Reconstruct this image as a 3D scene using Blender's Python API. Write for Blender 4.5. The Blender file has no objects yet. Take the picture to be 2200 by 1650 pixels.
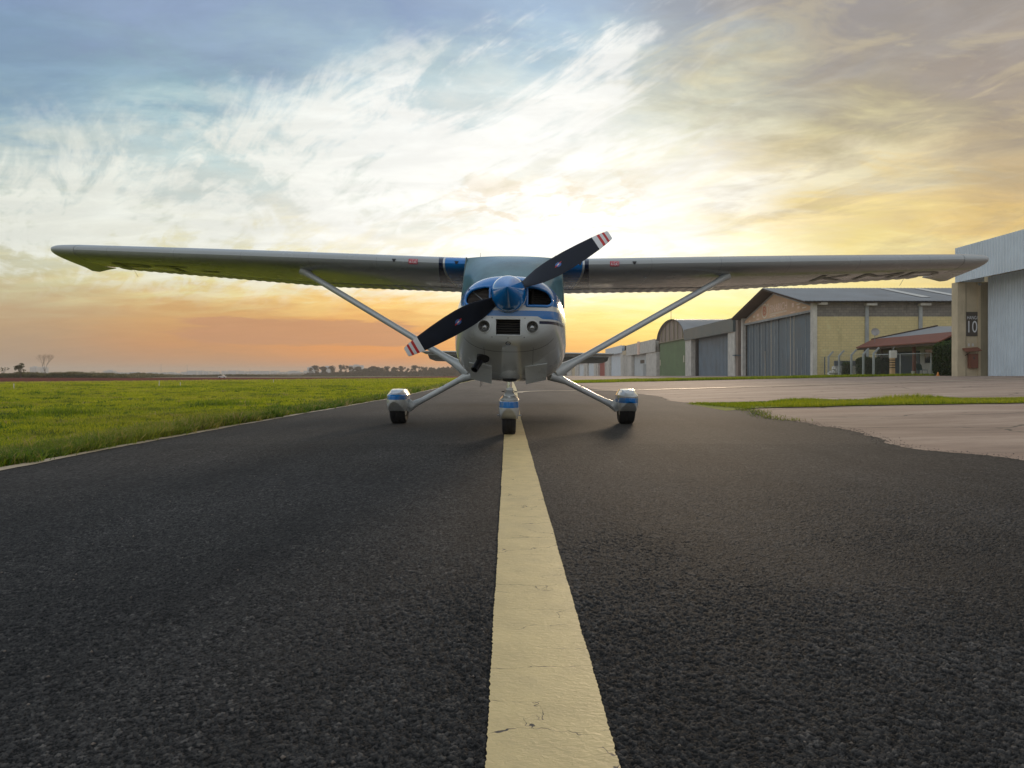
import bpy, bmesh, math, random
import numpy as np
from mathutils import Vector, Matrix, Euler
from mathutils.geometry import tessellate_polygon
random.seed(7); RNG = np.random.default_rng(11)
SC = bpy.context.scene
COL = SC.collection
R = math.radians

# ------------------------------------------------------------------ camera
cam_d = bpy.data.cameras.new('camera'); cam = bpy.data.objects.new('camera', cam_d); COL.objects.link(cam)
cam.location = (0, 0, 0.63); cam.rotation_euler = (R(90), 0, 0)
cam_d.sensor_width = 36.0; cam_d.lens = 36.0 * 1600 / 2200
cam_d.shift_y = -25.0 / 2200
cam_d.clip_start = 0.05; cam_d.clip_end = 9000
SC.camera = cam
SC.view_settings.view_transform = 'Standard'; SC.view_settings.look = 'None'
SC.view_settings.exposure = 0.0; SC.view_settings.gamma = 1.0
SC.cycles.use_denoising = True
SC.cycles.max_bounces = 6; SC.cycles.volume_bounces = 0
SC.cycles.transparent_max_bounces = 16
SC.cycles.sample_clamp_indirect = 6.0

# ------------------------------------------------------------------ node helpers
class NT:
    def __init__(s, nt):
        s.nt = nt; s.n = nt.nodes; s.l = nt.links
    def new(s, t, **kw):
        nd = s.n.new(t)
        for k, v in kw.items(): setattr(nd, k, v)
        return nd
    def put(s, sock, v):
        if v is None: return
        if hasattr(v, 'is_output'): s.l.new(v, sock)
        else:
            if isinstance(v, (tuple, list)) and len(v) == 3 and sock.type == 'RGBA': v = (*v, 1)
            sock.default_value = v
    def m(s, op, a, b=None, c=None, clamp=False):
        nd = s.new('ShaderNodeMath', operation=op, use_clamp=clamp)
        s.put(nd.inputs[0], a); s.put(nd.inputs[1], b)
        if c is not None: s.put(nd.inputs[2], c)
        return nd.outputs[0]
    def mix(s, f, a, b, bt='MIX'):
        nd = s.new('ShaderNodeMix', data_type='RGBA', blend_type=bt)
        s.put(nd.inputs[0], f); s.put(nd.inputs[6], a); s.put(nd.inputs[7], b)
        return nd.outputs[2]
    def ss(s, v, lo, hi, a=0.0, b=1.0, mode='SMOOTHSTEP'):
        nd = s.new('ShaderNodeMapRange', interpolation_type=mode)
        s.put(nd.inputs[0], v)
        for i, q in zip((1, 2, 3, 4), (lo, hi, a, b)): s.put(nd.inputs[i], q)
        return nd.outputs[0]
    def noise(s, vec, scale, detail=4, rough=0.5, dist=0.0, out=0, dim='3D'):
        nd = s.new('ShaderNodeTexNoise', noise_dimensions=dim)
        if vec is not None: s.l.new(vec, nd.inputs['Vector'])
        nd.inputs['Scale'].default_value = scale; nd.inputs['Detail'].default_value = detail
        nd.inputs['Roughness'].default_value = rough; nd.inputs['Distortion'].default_value = dist
        return nd.outputs[out]
    def sep(s, v):
        nd = s.new('ShaderNodeSeparateXYZ'); s.l.new(v, nd.inputs[0]); return nd.outputs
    def comb(s, x, y, z):
        nd = s.new('ShaderNodeCombineXYZ'); s.put(nd.inputs[0], x); s.put(nd.inputs[1], y); s.put(nd.inputs[2], z); return nd.outputs[0]
    def vmul(s, v, k):
        nd = s.new('ShaderNodeVectorMath', operation='MULTIPLY'); s.put(nd.inputs[0], v); s.put(nd.inputs[1], k); return nd.outputs[0]
    def ramp(s, f, stops):
        nd = s.new('ShaderNodeValToRGB'); cr = nd.color_ramp
        while len(cr.elements) > 1: cr.elements.remove(cr.elements[-1])
        for i, (p, c) in enumerate(stops):
            e = cr.elements[0] if i == 0 else cr.elements.new(p)
            e.position = p; e.color = (*c, 1)
        s.put(nd.inputs[0], f); return nd.outputs[0]

def lin(c):
    c = c / 255.0
    return c / 12.92 if c <= 0.04045 else ((c + 0.055) / 1.055) ** 2.4
def L3(r, g, b): return (lin(r), lin(g), lin(b))

# ------------------------------------------------------------------ sky
W = bpy.data.worlds.new('World'); SC.world = W; W.use_nodes = True
W.node_tree.nodes.clear(); n = NT(W.node_tree)
tc = n.new('ShaderNodeTexCoord').outputs['Generated']
x, y, z = n.sep(tc)
zc = n.m('MAXIMUM', z, 0.0)
den = n.m('ADD', zc, 0.14)
cp = n.comb(n.m('DIVIDE', x, den), n.m('DIVIDE', y, den), 0.0)
cps = n.vmul(cp, (0.55, 1.0, 1.0))
n1 = n.noise(cps, 2.0, 9, 0.60, 0.4)
n2 = n.noise(n.vmul(cp, (1.0, 1.5, 1)), 3.0, 9, 0.62, 0.5)
n3 = n.noise(n.vmul(cp, (0.6, 1.2, 1)), 4.2, 10, 0.66, 0.5)
az = n.m('MULTIPLY', n.m('ARCTAN2', x, y), 57.29578)
el = n.m('MULTIPLY', n.m('ARCSINE', z), 57.29578)
warp = n.ss(el, 0.5, 14.0, 0.12, 1.0)
azw = n.m('ADD', az, n.m('MULTIPLY', n.m('MULTIPLY', n.m('SUBTRACT', n1, 0.5), 20.0), warp))
elw = n.m('ADD', el, n.m('MULTIPLY', n.m('MULTIPLY', n.m('SUBTRACT', n2, 0.5), 11.0), warp))
# columns: u position in the picture -> list of (v, sRGB)
SKY = {
 0:   [(0,(134,156,188)),(100,(132,158,184)),(200,(138,166,188)),(270,(158,184,196)),(340,(192,206,204)),(430,(196,208,202)),(500,(206,210,192)),(600,(206,198,158)),(690,(190,160,124)),(800,(164,140,120))],
 400: [(0,(144,164,194)),(100,(145,168,190)),(200,(152,182,196)),(260,(178,204,210)),(320,(200,216,214)),(430,(208,216,210)),(520,(226,224,198)),(600,(234,224,164)),(670,(214,170,112)),(740,(206,150,100)),(800,(184,142,108))],
 800: [(0,(148,168,200)),(90,(160,184,204)),(180,(180,204,212)),(260,(206,220,222)),(400,(222,226,218)),(500,(244,240,226)),(600,(250,242,206)),(650,(250,206,124)),(700,(230,166,98)),(750,(232,156,86)),(800,(210,142,94))],
 1200:[(0,(164,186,210)),(80,(184,206,218)),(170,(214,226,226)),(300,(236,238,232)),(400,(240,236,222)),(500,(250,249,242)),(600,(253,250,228)),(680,(255,226,140)),(750,(252,190,100)),(800,(244,168,88))],
 1500:[(0,(164,170,180)),(100,(176,182,184)),(190,(200,200,182)),(290,(234,232,208)),(400,(244,240,226)),(500,(252,249,234)),(600,(254,248,202)),(700,(255,236,135)),(760,(252,200,90)),(800,(248,184,84))],
 1800:[(0,(164,158,156)),(120,(160,154,148)),(210,(176,166,146)),(290,(206,196,158)),(370,(234,224,190)),(430,(238,216,158)),(520,(240,220,150)),(590,(248,232,168)),(680,(250,225,130)),(800,(238,186,104))],
 2200:[(0,(160,152,146)),(120,(166,155,146)),(230,(168,156,142)),(320,(204,186,150)),(400,(212,184,134)),(480,(228,196,130)),(560,(238,214,150)),(680,(238,205,130)),(800,(226,184,120))],
}
def column(u, rows):
    a = math.atan((u - 1100) / 1600.0); st = []
    for v, c in rows:
        e = math.degrees(math.atan((800 - v) / 1600.0 * math.cos(a)))
        st.append((e / 90.0, L3(*c)))
    st.sort()
    top = st[-1][1]
    zen = L3(196, 208, 218)
    st.append((0.36, tuple(0.7 * p + 0.3 * q for p, q in zip(top, zen)))); st.append((0.6, zen)); st.append((1.0, L3(200, 212, 222)))
    return math.degrees(a), st
cols = [column(u, r) for u, r in SKY.items()]
def back(az_, low, mid, hi): return (az_, [(0.0, L3(*low)), (0.1, L3(*mid)), (0.3, L3(*hi)), (0.6, L3(204, 214, 224)), (1.0, L3(200, 212, 222))])
B180 = ((214, 210, 208), (222, 224, 226), (218, 226, 234))
allc = [back(-180, *B180), back(-90, (206, 198, 186), (216, 218, 220), (210, 220, 228))] + cols + [back(90, (216, 196, 166), (206, 204, 202), (190, 196, 210)), back(180, *B180)]
t = n.m('DIVIDE', elw, 90.0)
prev = None
for i, (a, st) in enumerate(allc):
    c = n.ramp(t, st)
    prev = c if prev is None else n.mix(n.ss(azw, allc[i-1][0], a), prev, c)
# broken cirrus: rotated, stretched high-detail noise, white sheets with crisp feathered rims and blue gaps
def cirrus(ang, sx_, sy_, sc, det, dist, seed):
    a = R(ang); cx0, cy0, _z = n.sep(cp)
    rx = n.m('ADD', n.m('MULTIPLY', cx0, math.cos(a)), n.m('MULTIPLY', cy0, math.sin(a))); ry = n.m('SUBTRACT', n.m('MULTIPLY', cy0, math.cos(a)), n.m('MULTIPLY', cx0, math.sin(a)))
    return n.noise(n.comb(n.m('MULTIPLY', rx, sx_), n.m('MULTIPLY', ry, sy_), seed), sc, det, 0.62, dist)
f1_ = cirrus(24, 1.0, 0.50, 2.1, 12, 0.9, 1.3); f2_ = cirrus(38, 2.6, 0.55, 3.6, 12, 1.3, 4.7); f3_ = cirrus(10, 1.0, 0.8, 8.0, 8, 0.6, 7.7)
fm = n.m('ADD', n.m('ADD', n.m('MULTIPLY', f1_, 0.58), n.m('MULTIPLY', f2_, 0.30)), n.m('MULTIPLY', f3_, 0.12))
elm = n.m('ADD', 14.5, n.m('MULTIPLY', n.m('ADD', az, 34.0), 0.36))
reg = n.m('MULTIPLY', n.ss(el, 4.0, 8.0), n.ss(n.m('SUBTRACT', elm, el), -3.0, 3.5))
reg = n.m('MULTIPLY', reg, n.ss(az, 21.0, 6.0, 0.08, 1.0))
thr = n.m('SUBTRACT', fm, n.m('MULTIPLY', reg, 0.075))
cm = n.m('MULTIPLY', n.ss(n.m('ADD', fm, n.m('MULTIPLY', reg, 0.085)), 0.513, 0.620), n.m('ADD', n.ss(az, 18.0, 2.0, 0.0, 0.12), n.m('MULTIPLY', reg, 0.88)))
cm = n.m('MULTIPLY', cm, n.ss(el, 3.5, 7.0))
cm = n.m('MULTIPLY', cm, n.ss(n.m('SUBTRACT', elm, el), -4.0, -1.0))
prev = n.mix(n.m('MULTIPLY', cm, 0.86), prev, n.mix(n.ss(az, -30.0, -4.0), L3(238, 240, 230), L3(254, 253, 248)))
# grey-gold broken cloud on the right
g1_ = cirrus(62, 1.1, 0.75, 2.0, 12, 1.2, 9.1); g2_ = cirrus(50, 1.3, 0.8, 3.0, 12, 1.2, 3.3)
gm = n.m('MULTIPLY', n.m('MULTIPLY', n.ss(az, 9.0, 19.0), n.ss(el, 5.0, 10.0)), n.ss(g1_, 0.44, 0.62))
prev = n.mix(n.m('MULTIPLY', gm, 0.34), prev, L3(172, 156, 134))
gl = n.m('MULTIPLY', n.m('MULTIPLY', n.ss(az, 3.0, 14.0), n.ss(el, 5.0, 9.0)), n.ss(g2_, 0.52, 0.66))
prev = n.mix(n.m('MULTIPLY', gl, 0.20), prev, L3(246, 226, 170))
# small tawny flecks in the bright middle
fk = n.m('MULTIPLY', n.m('MULTIPLY', n.ss(az, -8.0, -2.0), n.ss(az, 12.0, 8.0)), n.m('MULTIPLY', n.ss(el, 9.5, 11.5), n.ss(el, 16.0, 13.5)))
fk = n.m('MULTIPLY', fk, n.ss(cirrus(0, 1.0, 1.0, 6.0, 10, 0.4, 2.2), 0.50, 0.60))
prev = n.mix(n.m('MULTIPLY', fk, 0.40), prev, L3(226, 202, 160))
str_ = n.ss(n3, 0.34, 0.74, -0.14, 0.20)
amt = n.ss(el, 2.0, 9.0, 0.25, 1.0)
gain = n.m('ADD', 1.0, n.m('MULTIPLY', str_, n.m('MULTIPLY', amt, 0.45)))
# low mauve cloud bank over the left horizon
n5 = n.noise(n.comb(n.m('MULTIPLY', az, 0.05), n.m('MULTIPLY', el, 0.42), 0.0), 3.0, 7, 0.62, 0.5)
bx_ = n.m('MULTIPLY', n.ss(az, -29.0, -21.0), n.ss(az, -3.0, -10.0)); by_ = n.m('MULTIPLY', n.ss(el, 1.4, 2.4), n.ss(el, 4.6, 3.5))
bm_ = n.ss(n.m('ADD', n.m('MULTIPLY', n.m('MULTIPLY', bx_, by_), 0.62), n.m('MULTIPLY', n.m('SUBTRACT', n5, 0.5), 1.1)), 0.30, 0.50)
prev = n.mix(n.m('MULTIPLY', bm_, 0.75), prev, L3(198, 146, 110))
# glow round the hidden sun
da = n.m('DIVIDE', n.m('SUBTRACT', az, 7.5), 16.0); de = n.m('DIVIDE', n.m('SUBTRACT', el, 8.0), 9.0)
rr = n.m('ADD', n.m('MULTIPLY', da, da), n.m('MULTIPLY', de, de))
glow = n.m('POWER', 2.71828, n.m('MULTIPLY', rr, -1.0))
gain = n.m('MULTIPLY', gain, n.m('ADD', 1.0, n.m('MULTIPLY', glow, 0.28)))
vm = n.new('ShaderNodeVectorMath', operation='SCALE'); n.l.new(prev, vm.inputs[0]); n.put(vm.inputs['Scale'], gain)
bg = n.new('ShaderNodeBackground'); n.l.new(vm.outputs[0], bg.inputs[0]); bg.inputs[1].default_value = 1.0
out = n.new('ShaderNodeOutputWorld'); n.l.new(bg.outputs[0], out.inputs[0])

# ------------------------------------------------------------------ sun (low, behind cloud, ahead and a little right)
sd = bpy.data.lights.new('sun', 'SUN'); sun = bpy.data.objects.new('sun', sd); COL.objects.link(sun)
sd.energy = 1.25; sd.angle = R(7); sd.color = (1.0, 0.76, 0.52)
SAZ, SEL = R(13), R(9)
to_sun = Vector((math.sin(SAZ) * math.cos(SEL), math.cos(SAZ) * math.cos(SEL), math.sin(SEL)))
sun.rotation_euler = to_sun.to_track_quat('Z', 'Y').to_euler(); sun.location = to_sun * 300

# ------------------------------------------------------------------ mesh helpers
class MB:
    def __init__(s): s.v = []; s.f = []; s.mi = []; s.cur = 0
    def add(s, vs, fs):
        o = len(s.v); s.v += [tuple(p) for p in vs]; s.f += [tuple(o + i for i in f) for f in fs]; s.mi += [s.cur] * len(fs); return s
    def box(s, x0, x1, y0, y1, z0, z1):
        vs = [(x, y, z) for z in (z0, z1) for y in (y0, y1) for x in (x0, x1)]
        return s.add(vs, [(0, 2, 3, 1), (4, 5, 7, 6), (0, 1, 5, 4), (2, 6, 7, 3), (0, 4, 6, 2), (1, 3, 7, 5)])
    def obox(s, c, size, M=None):
        a, b, d = (q / 2 for q in size)
        vs = [Vector((x, y, z)) for z in (-d, d) for y in (-b, b) for x in (-a, a)]
        if M is not None: vs = [M @ v for v in vs]
        c = Vector(c)
        return s.add([v + c for v in vs], [(0, 2, 3, 1), (4, 5, 7, 6), (0, 1, 5, 4), (2, 6, 7, 3), (0, 4, 6, 2), (1, 3, 7, 5)])
    def loft(s, rings, cap0=True, cap1=True, closed=True):
        o = len(s.v); N = len(rings[0]); vs = []; fs = []
        for r in rings: vs += list(r)
        for i in range(len(rings) - 1):
            for j in range(N if closed else N - 1):
                k = (j + 1) % N
                fs.append((i * N + j, i * N + k, (i + 1) * N + k, (i + 1) * N + j))
        if cap0: fs.append(tuple(reversed(range(N))))
        if cap1: fs.append(tuple((len(rings) - 1) * N + j for j in range(N)))
        return s.add(vs, fs)
    def tube(s, pts, rad, seg=10, caps=True, flat=1.0, flat_dir=None):
        pts = [Vector(p) for p in pts]; rings = []
        for i, p in enumerate(pts):
            d = (pts[min(i + 1, len(pts) - 1)] - pts[max(i - 1, 0)]).normalized()
            a = Vector(flat_dir) if flat_dir else (Vector((0, 0, 1)) if abs(d.z) < 0.9 else Vector((0, 1, 0)))
            e1 = (a - d * a.dot(d)).normalized(); e2 = d.cross(e1)
            r = rad[i] if isinstance(rad, (list, tuple)) else rad
            rings.append([p + e1 * (r * math.cos(t)) + e2 * (r * flat * math.sin(t)) for t in [2 * math.pi * k / seg for k in range(seg)]])
        return s.loft(rings, caps, caps)
    def prism(s, poly, d):     # poly: list of 3D points (planar), d: extrusion vector
        poly = [Vector(p) for p in poly]; d = Vector(d); N = len(poly)
        vs = poly + [p + d for p in poly]
        fs = [tuple(range(N)), tuple(reversed(range(N, 2 * N)))] + [(i + N, (i + 1) % N + N, (i + 1) % N, i) for i in range(N)]
        return s.add(vs, fs)
    def lathe(s, prof, org, axis, seg=32, caps=True):   # prof: (dist along axis, radius)
        axis = Vector(axis).normalized(); org = Vector(org)
        a = Vector((1, 0, 0)) if abs(axis.x) < 0.9 else Vector((0, 0, 1))
        e1 = (a - axis * a.dot(axis)).normalized(); e2 = axis.cross(e1)
        rings = [[org + axis * t + (e1 * math.cos(q) + e2 * math.sin(q)) * r for q in [2 * math.pi * k / seg for k in range(seg)]] for t, r in prof]
        return s.loft(rings, caps, caps)
    def build(s, name, mat, parent=None, smooth=None, fix=True):
        me = bpy.data.meshes.new(name); me.from_pydata([tuple(v) for v in s.v], [], s.f)
        mats = mat if isinstance(mat, (list, tuple)) else [mat]
        for m_ in mats: me.materials.append(m_)
        if len(mats) > 1: me.polygons.foreach_set('material_index', s.mi)
        if fix:
            bm = bmesh.new(); bm.from_mesh(me); bmesh.ops.recalc_face_normals(bm, faces=bm.faces); bm.to_mesh(me); bm.free()
        me.validate()
        if smooth is not None:
            me.polygons.foreach_set('use_smooth', [True] * len(me.polygons))
            if smooth < 180: me.set_sharp_from_angle(angle=R(smooth))
        me.update()
        o = bpy.data.objects.new(name, me); COL.objects.link(o)
        if parent is not None: o.parent = parent
        return o

def fast_mesh(name, V, F, mat, parent=None, smooth=False, attrs=None):
    """V (n,3) array, F (m,k) array of equal-size faces"""
    me = bpy.data.meshes.new(name); V = np.asarray(V, dtype=np.float32); F = np.asarray(F, dtype=np.int32)
    me.vertices.add(len(V)); me.vertices.foreach_set('co', V.ravel())
    k = F.shape[1]; me.loops.add(F.size); me.loops.foreach_set('vertex_index', F.ravel())
    me.polygons.add(len(F)); me.polygons.foreach_set('loop_start', np.arange(0, F.size, k, dtype=np.int32))
    if smooth: me.polygons.foreach_set('use_smooth', np.ones(len(F), dtype=bool))
    me.update(calc_edges=True)
    for nm, arr in (attrs or {}).items():
        a = me.attributes.new(nm, 'FLOAT', 'POINT'); a.data.foreach_set('value', np.asarray(arr, dtype=np.float32))
    me.materials.append(mat)
    o = bpy.data.objects.new(name, me); COL.objects.link(o)
    if parent is not None: o.parent = parent
    return o
def tag(o, label=None, cat=None, group=None, kind=None):
    if label: o['label'] = label
    if cat: o['category'] = cat
    if group: o['group'] = group
    if kind: o['kind'] = kind
    return o
def thing(name, label, cat, loc=(0, 0, 0), rz=0, group=None):
    o = bpy.data.objects.new(name, None); COL.objects.link(o); o.location = loc; o.rotation_euler = (0, 0, rz); o.empty_display_size = 0.3
    return tag(o, label, cat, group)
def dup(root, loc, rz=0, scale=(1, 1, 1), label=None):
    r = root.copy(); COL.objects.link(r); r.location = loc; r.rotation_euler = (0, 0, rz); r.scale = scale
    if label: r['label'] = label
    for ch in list(root.children):
        c = ch.copy(); COL.objects.link(c); c.parent = r
        for g_ in list(ch.children):
            d = g_.copy(); COL.objects.link(d); d.parent = c
    return r
def text_geo(body, spacing=1.0):
    cu = bpy.data.curves.new('t', 'FONT'); cu.body = body; cu.size = 1.0; cu.resolution_u = 4; cu.space_character = spacing
    o = bpy.data.objects.new('t', cu); COL.objects.link(o); bpy.context.view_layer.update()
    me = bpy.data.meshes.new_from_object(o.evaluated_get(bpy.context.evaluated_depsgraph_get()))
    bpy.data.objects.remove(o)
    vs = np.array([v.co[:] for v in me.vertices]); fs = [tuple(p.vertices) for p in me.polygons]
    bpy.data.meshes.remove(me); bpy.data.curves.remove(cu)
    mn, mx = vs.min(0), vs.max(0); vs = (vs - mn) / np.maximum(mx - mn, 1e-6)   # 0..1 box
    return [(float(v[0]), float(v[1])) for v in vs], fs, float((mx - mn)[0] / (mx - mn)[1])

# ------------------------------------------------------------------ materials
def mat(name, col, rough=0.5, metal=0.0, var=0.10, vscale=3.0, coat=0.0, bump=0.0, bscale=30.0, dirt=0.0, spec=0.5, trans=None):
    m = bpy.data.materials.new(name); m.use_nodes = True; n = NT(m.node_tree); b = n.n['Principled BSDF']
    oc = n.new('ShaderNodeTexCoord').outputs['Object']
    nz = n.noise(oc, vscale, 5, 0.6)
    f = n.ss(nz, 0.3, 0.7, 1 - var, 1 + var, 'LINEAR')
    vm = n.new('ShaderNodeVectorMath', operation='SCALE'); vm.inputs[0].default_value = col; n.put(vm.inputs['Scale'], f)
    c = vm.outputs[0]
    if dirt:
        st = n.noise(n.vmul(oc, (6, 6, 0.5)), 1.4, 6, 0.7)
        c = n.mix(n.ss(st, 0.48, 0.75, 0, dirt), c, tuple(q * 0.45 for q in col))
    n.l.new(c, b.inputs['Base Color'])
    n.put(b.inputs['Roughness'], n.ss(nz, 0.3, 0.7, max(rough - 0.06, 0.02), min(rough + 0.08, 1), 'LINEAR'))
    b.inputs['Metallic'].default_value = metal; b.inputs['Coat Weight'].default_value = coat; b.inputs['Coat Roughness'].default_value = 0.06
    b.inputs['Specular IOR Level'].default_value = spec
    if bump:
        bp = n.new('ShaderNodeBump'); bp.inputs['Strength'].default_value = bump; bp.inputs['Distance'].default_value = 0.01
        n.l.new(n.noise(oc, bscale, 6, 0.65), bp.inputs['Height']); n.l.new(bp.outputs[0], b.inputs['Normal'])
    return m
WHITE = (0.60, 0.63, 0.63); BLUE = (0.003, 0.165, 0.50); NAVY = (0.008, 0.018, 0.05)
M = {}
M['white'] = mat('white_paint', WHITE, 0.28, coat=0.5, var=0.03)
M['wskin_shaded'] = mat('wing_skin_shaded_white', tuple(q * 0.56 for q in WHITE), 0.30, coat=0.3, var=0.03)  # the white darkened: underside shade put into the skin colour
M['letter'] = mat('faded_letter_paint', (0.17, 0.18, 0.17), 0.4)
M['white_in'] = mat('inner_paint', (0.45, 0.46, 0.44), 0.4, var=0.05)
M['blue'] = mat('blue_paint', BLUE, 0.2, coat=0.8, var=0.03)
M['navy'] = mat('navy_paint', NAVY, 0.25, coat=0.6, var=0.05)
M['black'] = mat('black_matte', (0.012, 0.013, 0.015), 0.6)
M['rubber'] = mat('rubber', (0.010, 0.010, 0.010), 0.75, bump=0.3, bscale=60)
M['blade'] = mat('blade_paint', (0.007, 0.011, 0.022), 0.5, var=0.2, vscale=8, spec=0.3)
M['tipw'] = mat('blade_white', (0.72, 0.73, 0.74), 0.5)
M['red'] = mat('red_paint', (0.55, 0.03, 0.03), 0.45)
M['fins'] = mat('cooler_fins', (0.16, 0.14, 0.13), 0.4, metal=0.8, var=0.3)
M['metal'] = mat('bare_metal', (0.42, 0.44, 0.46), 0.35, metal=0.9, var=0.2)
M['chrome'] = mat('chrome', (0.75, 0.78, 0.8), 0.08, metal=1.0, var=0.02)
M['pipe'] = mat('exhaust_steel', (0.05, 0.055, 0.07), 0.35, metal=0.9, var=0.4, vscale=12)
M['glass'] = mat('windshield_glass', (0.09, 0.18, 0.21), 0.12, coat=0.0, var=0.4, vscale=1.6, spec=0.42)  # opaque; teal tone and mottling paint in the sky reflections
M['sglass'] = mat('side_glass', (0.012, 0.05, 0.045), 0.06, coat=0.8, var=0.1)
M['lens'] = mat('lamp_glass', (0.35, 0.36, 0.36), 0.12, metal=0.7, var=0.2, vscale=25)
M['lampring'] = mat('lamp_recess', (0.16, 0.155, 0.14), 0.4, metal=0.4)

def livery(name, wing=False):
    m = bpy.data.materials.new(name); m.use_nodes = True; n = NT(m.node_tree); b = n.n['Principled BSDF']
    oc = n.new('ShaderNodeTexCoord').outputs['Object']; x, y, z = n.sep(oc); ax = n.m('ABSOLUTE', x)
    def band(v, lo, hi): return n.m('MULTIPLY', n.m('GREATER_THAN', v, lo), n.m('LESS_THAN', v, hi))
    nz = n.noise(oc, 1.7, 4, 0.6)
    WH = tuple(q * (0.56 if wing else 1) for q in WHITE); wv = n.mix(n.ss(nz, 0.3, 0.7), tuple(q * 0.95 for q in WH), WH)  # wing white scaled down, shade below the wing painted into it
    if wing:
        c_ = n.m('SUBTRACT', y, 2.15)
        b1 = n.m('SUBTRACT', 0.80, n.m('MULTIPLY', n.m('POWER', n.m('MAXIMUM', c_, 0.0), 1.5), 0.06))
        b3 = n.m('ADD', 0.872, n.m('MULTIPLY', c_, 0.09))
        c = n.mix(n.m('LESS_THAN', ax, b3), wv, NAVY)
        c = n.mix(n.m('LESS_THAN', ax, n.m('ADD', b1, 0.024)), c, WHITE)
        c = n.mix(n.m('LESS_THAN', ax, b1), c, BLUE)
        # rivet and panel lines
        w1 = n.m('LESS_THAN', n.m('FRACT', n.m('MULTIPLY', ax, 1.25)), 0.006)
        c = n.mix(n.m('MULTIPLY', w1, 0.5), c, (0.1, 0.1, 0.1))
        bp = n.new('ShaderNodeBump'); bp.inputs['Strength'].default_value = 0.25; bp.inputs['Distance'].default_value = 0.02
        n.l.new(n.noise(n.vmul(oc, (1.2, 3.0, 1)), 2.6, 3, 0.5), bp.inputs['Height']); n.l.new(bp.outputs[0], b.inputs['Normal'])
    else:
        c = wv
        c = n.mix(n.m('MULTIPLY', band(z, 1.062, 1.088), n.m('GREATER_THAN', ax, 0.275)), c, NAVY)
        lowb = n.ss(ax, 0.25, 0.31, 1.128, 1.105)
        c = n.mix(n.m('MULTIPLY', n.m('GREATER_THAN', z, lowb), n.m('LESS_THAN', z, 1.178)), c, BLUE)
        c = n.mix(n.m('GREATER_THAN', z, 1.222), c, BLUE)
        seam = n.m('MULTIPLY', band(y, 0.335, 0.345), n.m('LESS_THAN', z, 0.95))
        seam = n.m('MAXIMUM', seam, n.m('MULTIPLY', band(ax, 0.224, 0.2275), n.m('LESS_THAN', z, 0.86)))
        seam = n.m('MAXIMUM', seam, n.m('MULTIPLY', band(z, 1.300, 1.305), n.m('GREATER_THAN', ax, 0.40)))
        seam = n.m('MAXIMUM', seam, band(y, 1.195, 1.203))
        c = n.mix(n.m('MULTIPLY', seam, 0.75), c, (0.03, 0.03, 0.03))
        st = n.noise(n.vmul(oc, (2.5, 1.0, 5.0)), 2.5, 6, 0.7)
        c = n.mix(n.m('MULTIPLY', n.ss(st, 0.55, 0.8, 0, 0.28), n.m('LESS_THAN', z, 0.85)), c, (0.22, 0.17, 0.12))
    n.l.new(c, b.inputs['Base Color'])
    n.put(b.inputs['Roughness'], n.ss(nz, 0.3, 0.7, 0.20, 0.30))
    b.inputs['Coat Weight'].default_value = 0.3 if wing else 0.7; b.inputs['Coat Roughness'].default_value = 0.08
    return m
M['livery'] = livery('fuselage_paint'); M['wing'] = livery('wing_shaded_paint', True)
def pant_mat():
    m = bpy.data.materials.new('fairing_paint'); m.use_nodes = True; n = NT(m.node_tree); b = n.n['Principled BSDF']
    oc = n.new('ShaderNodeTexCoord').outputs['Object']; x, y, z = n.sep(oc)
    f = n.m('MULTIPLY', n.m('GREATER_THAN', z, 0.288), n.m('LESS_THAN', z, 0.348))
    nz = n.noise(oc, 9, 4, 0.6)
    c = n.mix(f, n.mix(n.ss(nz, .4, .7), WHITE, (0.52, 0.52, 0.48)), BLUE)
    ln = n.m('MULTIPLY', n.m('GREATER_THAN', z, 0.352), n.m('LESS_THAN', z, 0.359))
    c = n.mix(n.m('MULTIPLY', ln, 0.85), c, (0.02, 0.02, 0.02))
    n.l.new(c, b.inputs['Base Color']); b.inputs['Roughness'].default_value = 0.22; b.inputs['Coat Weight'].default_value = 0.7
    return m
M['pant'] = pant_mat()

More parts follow.
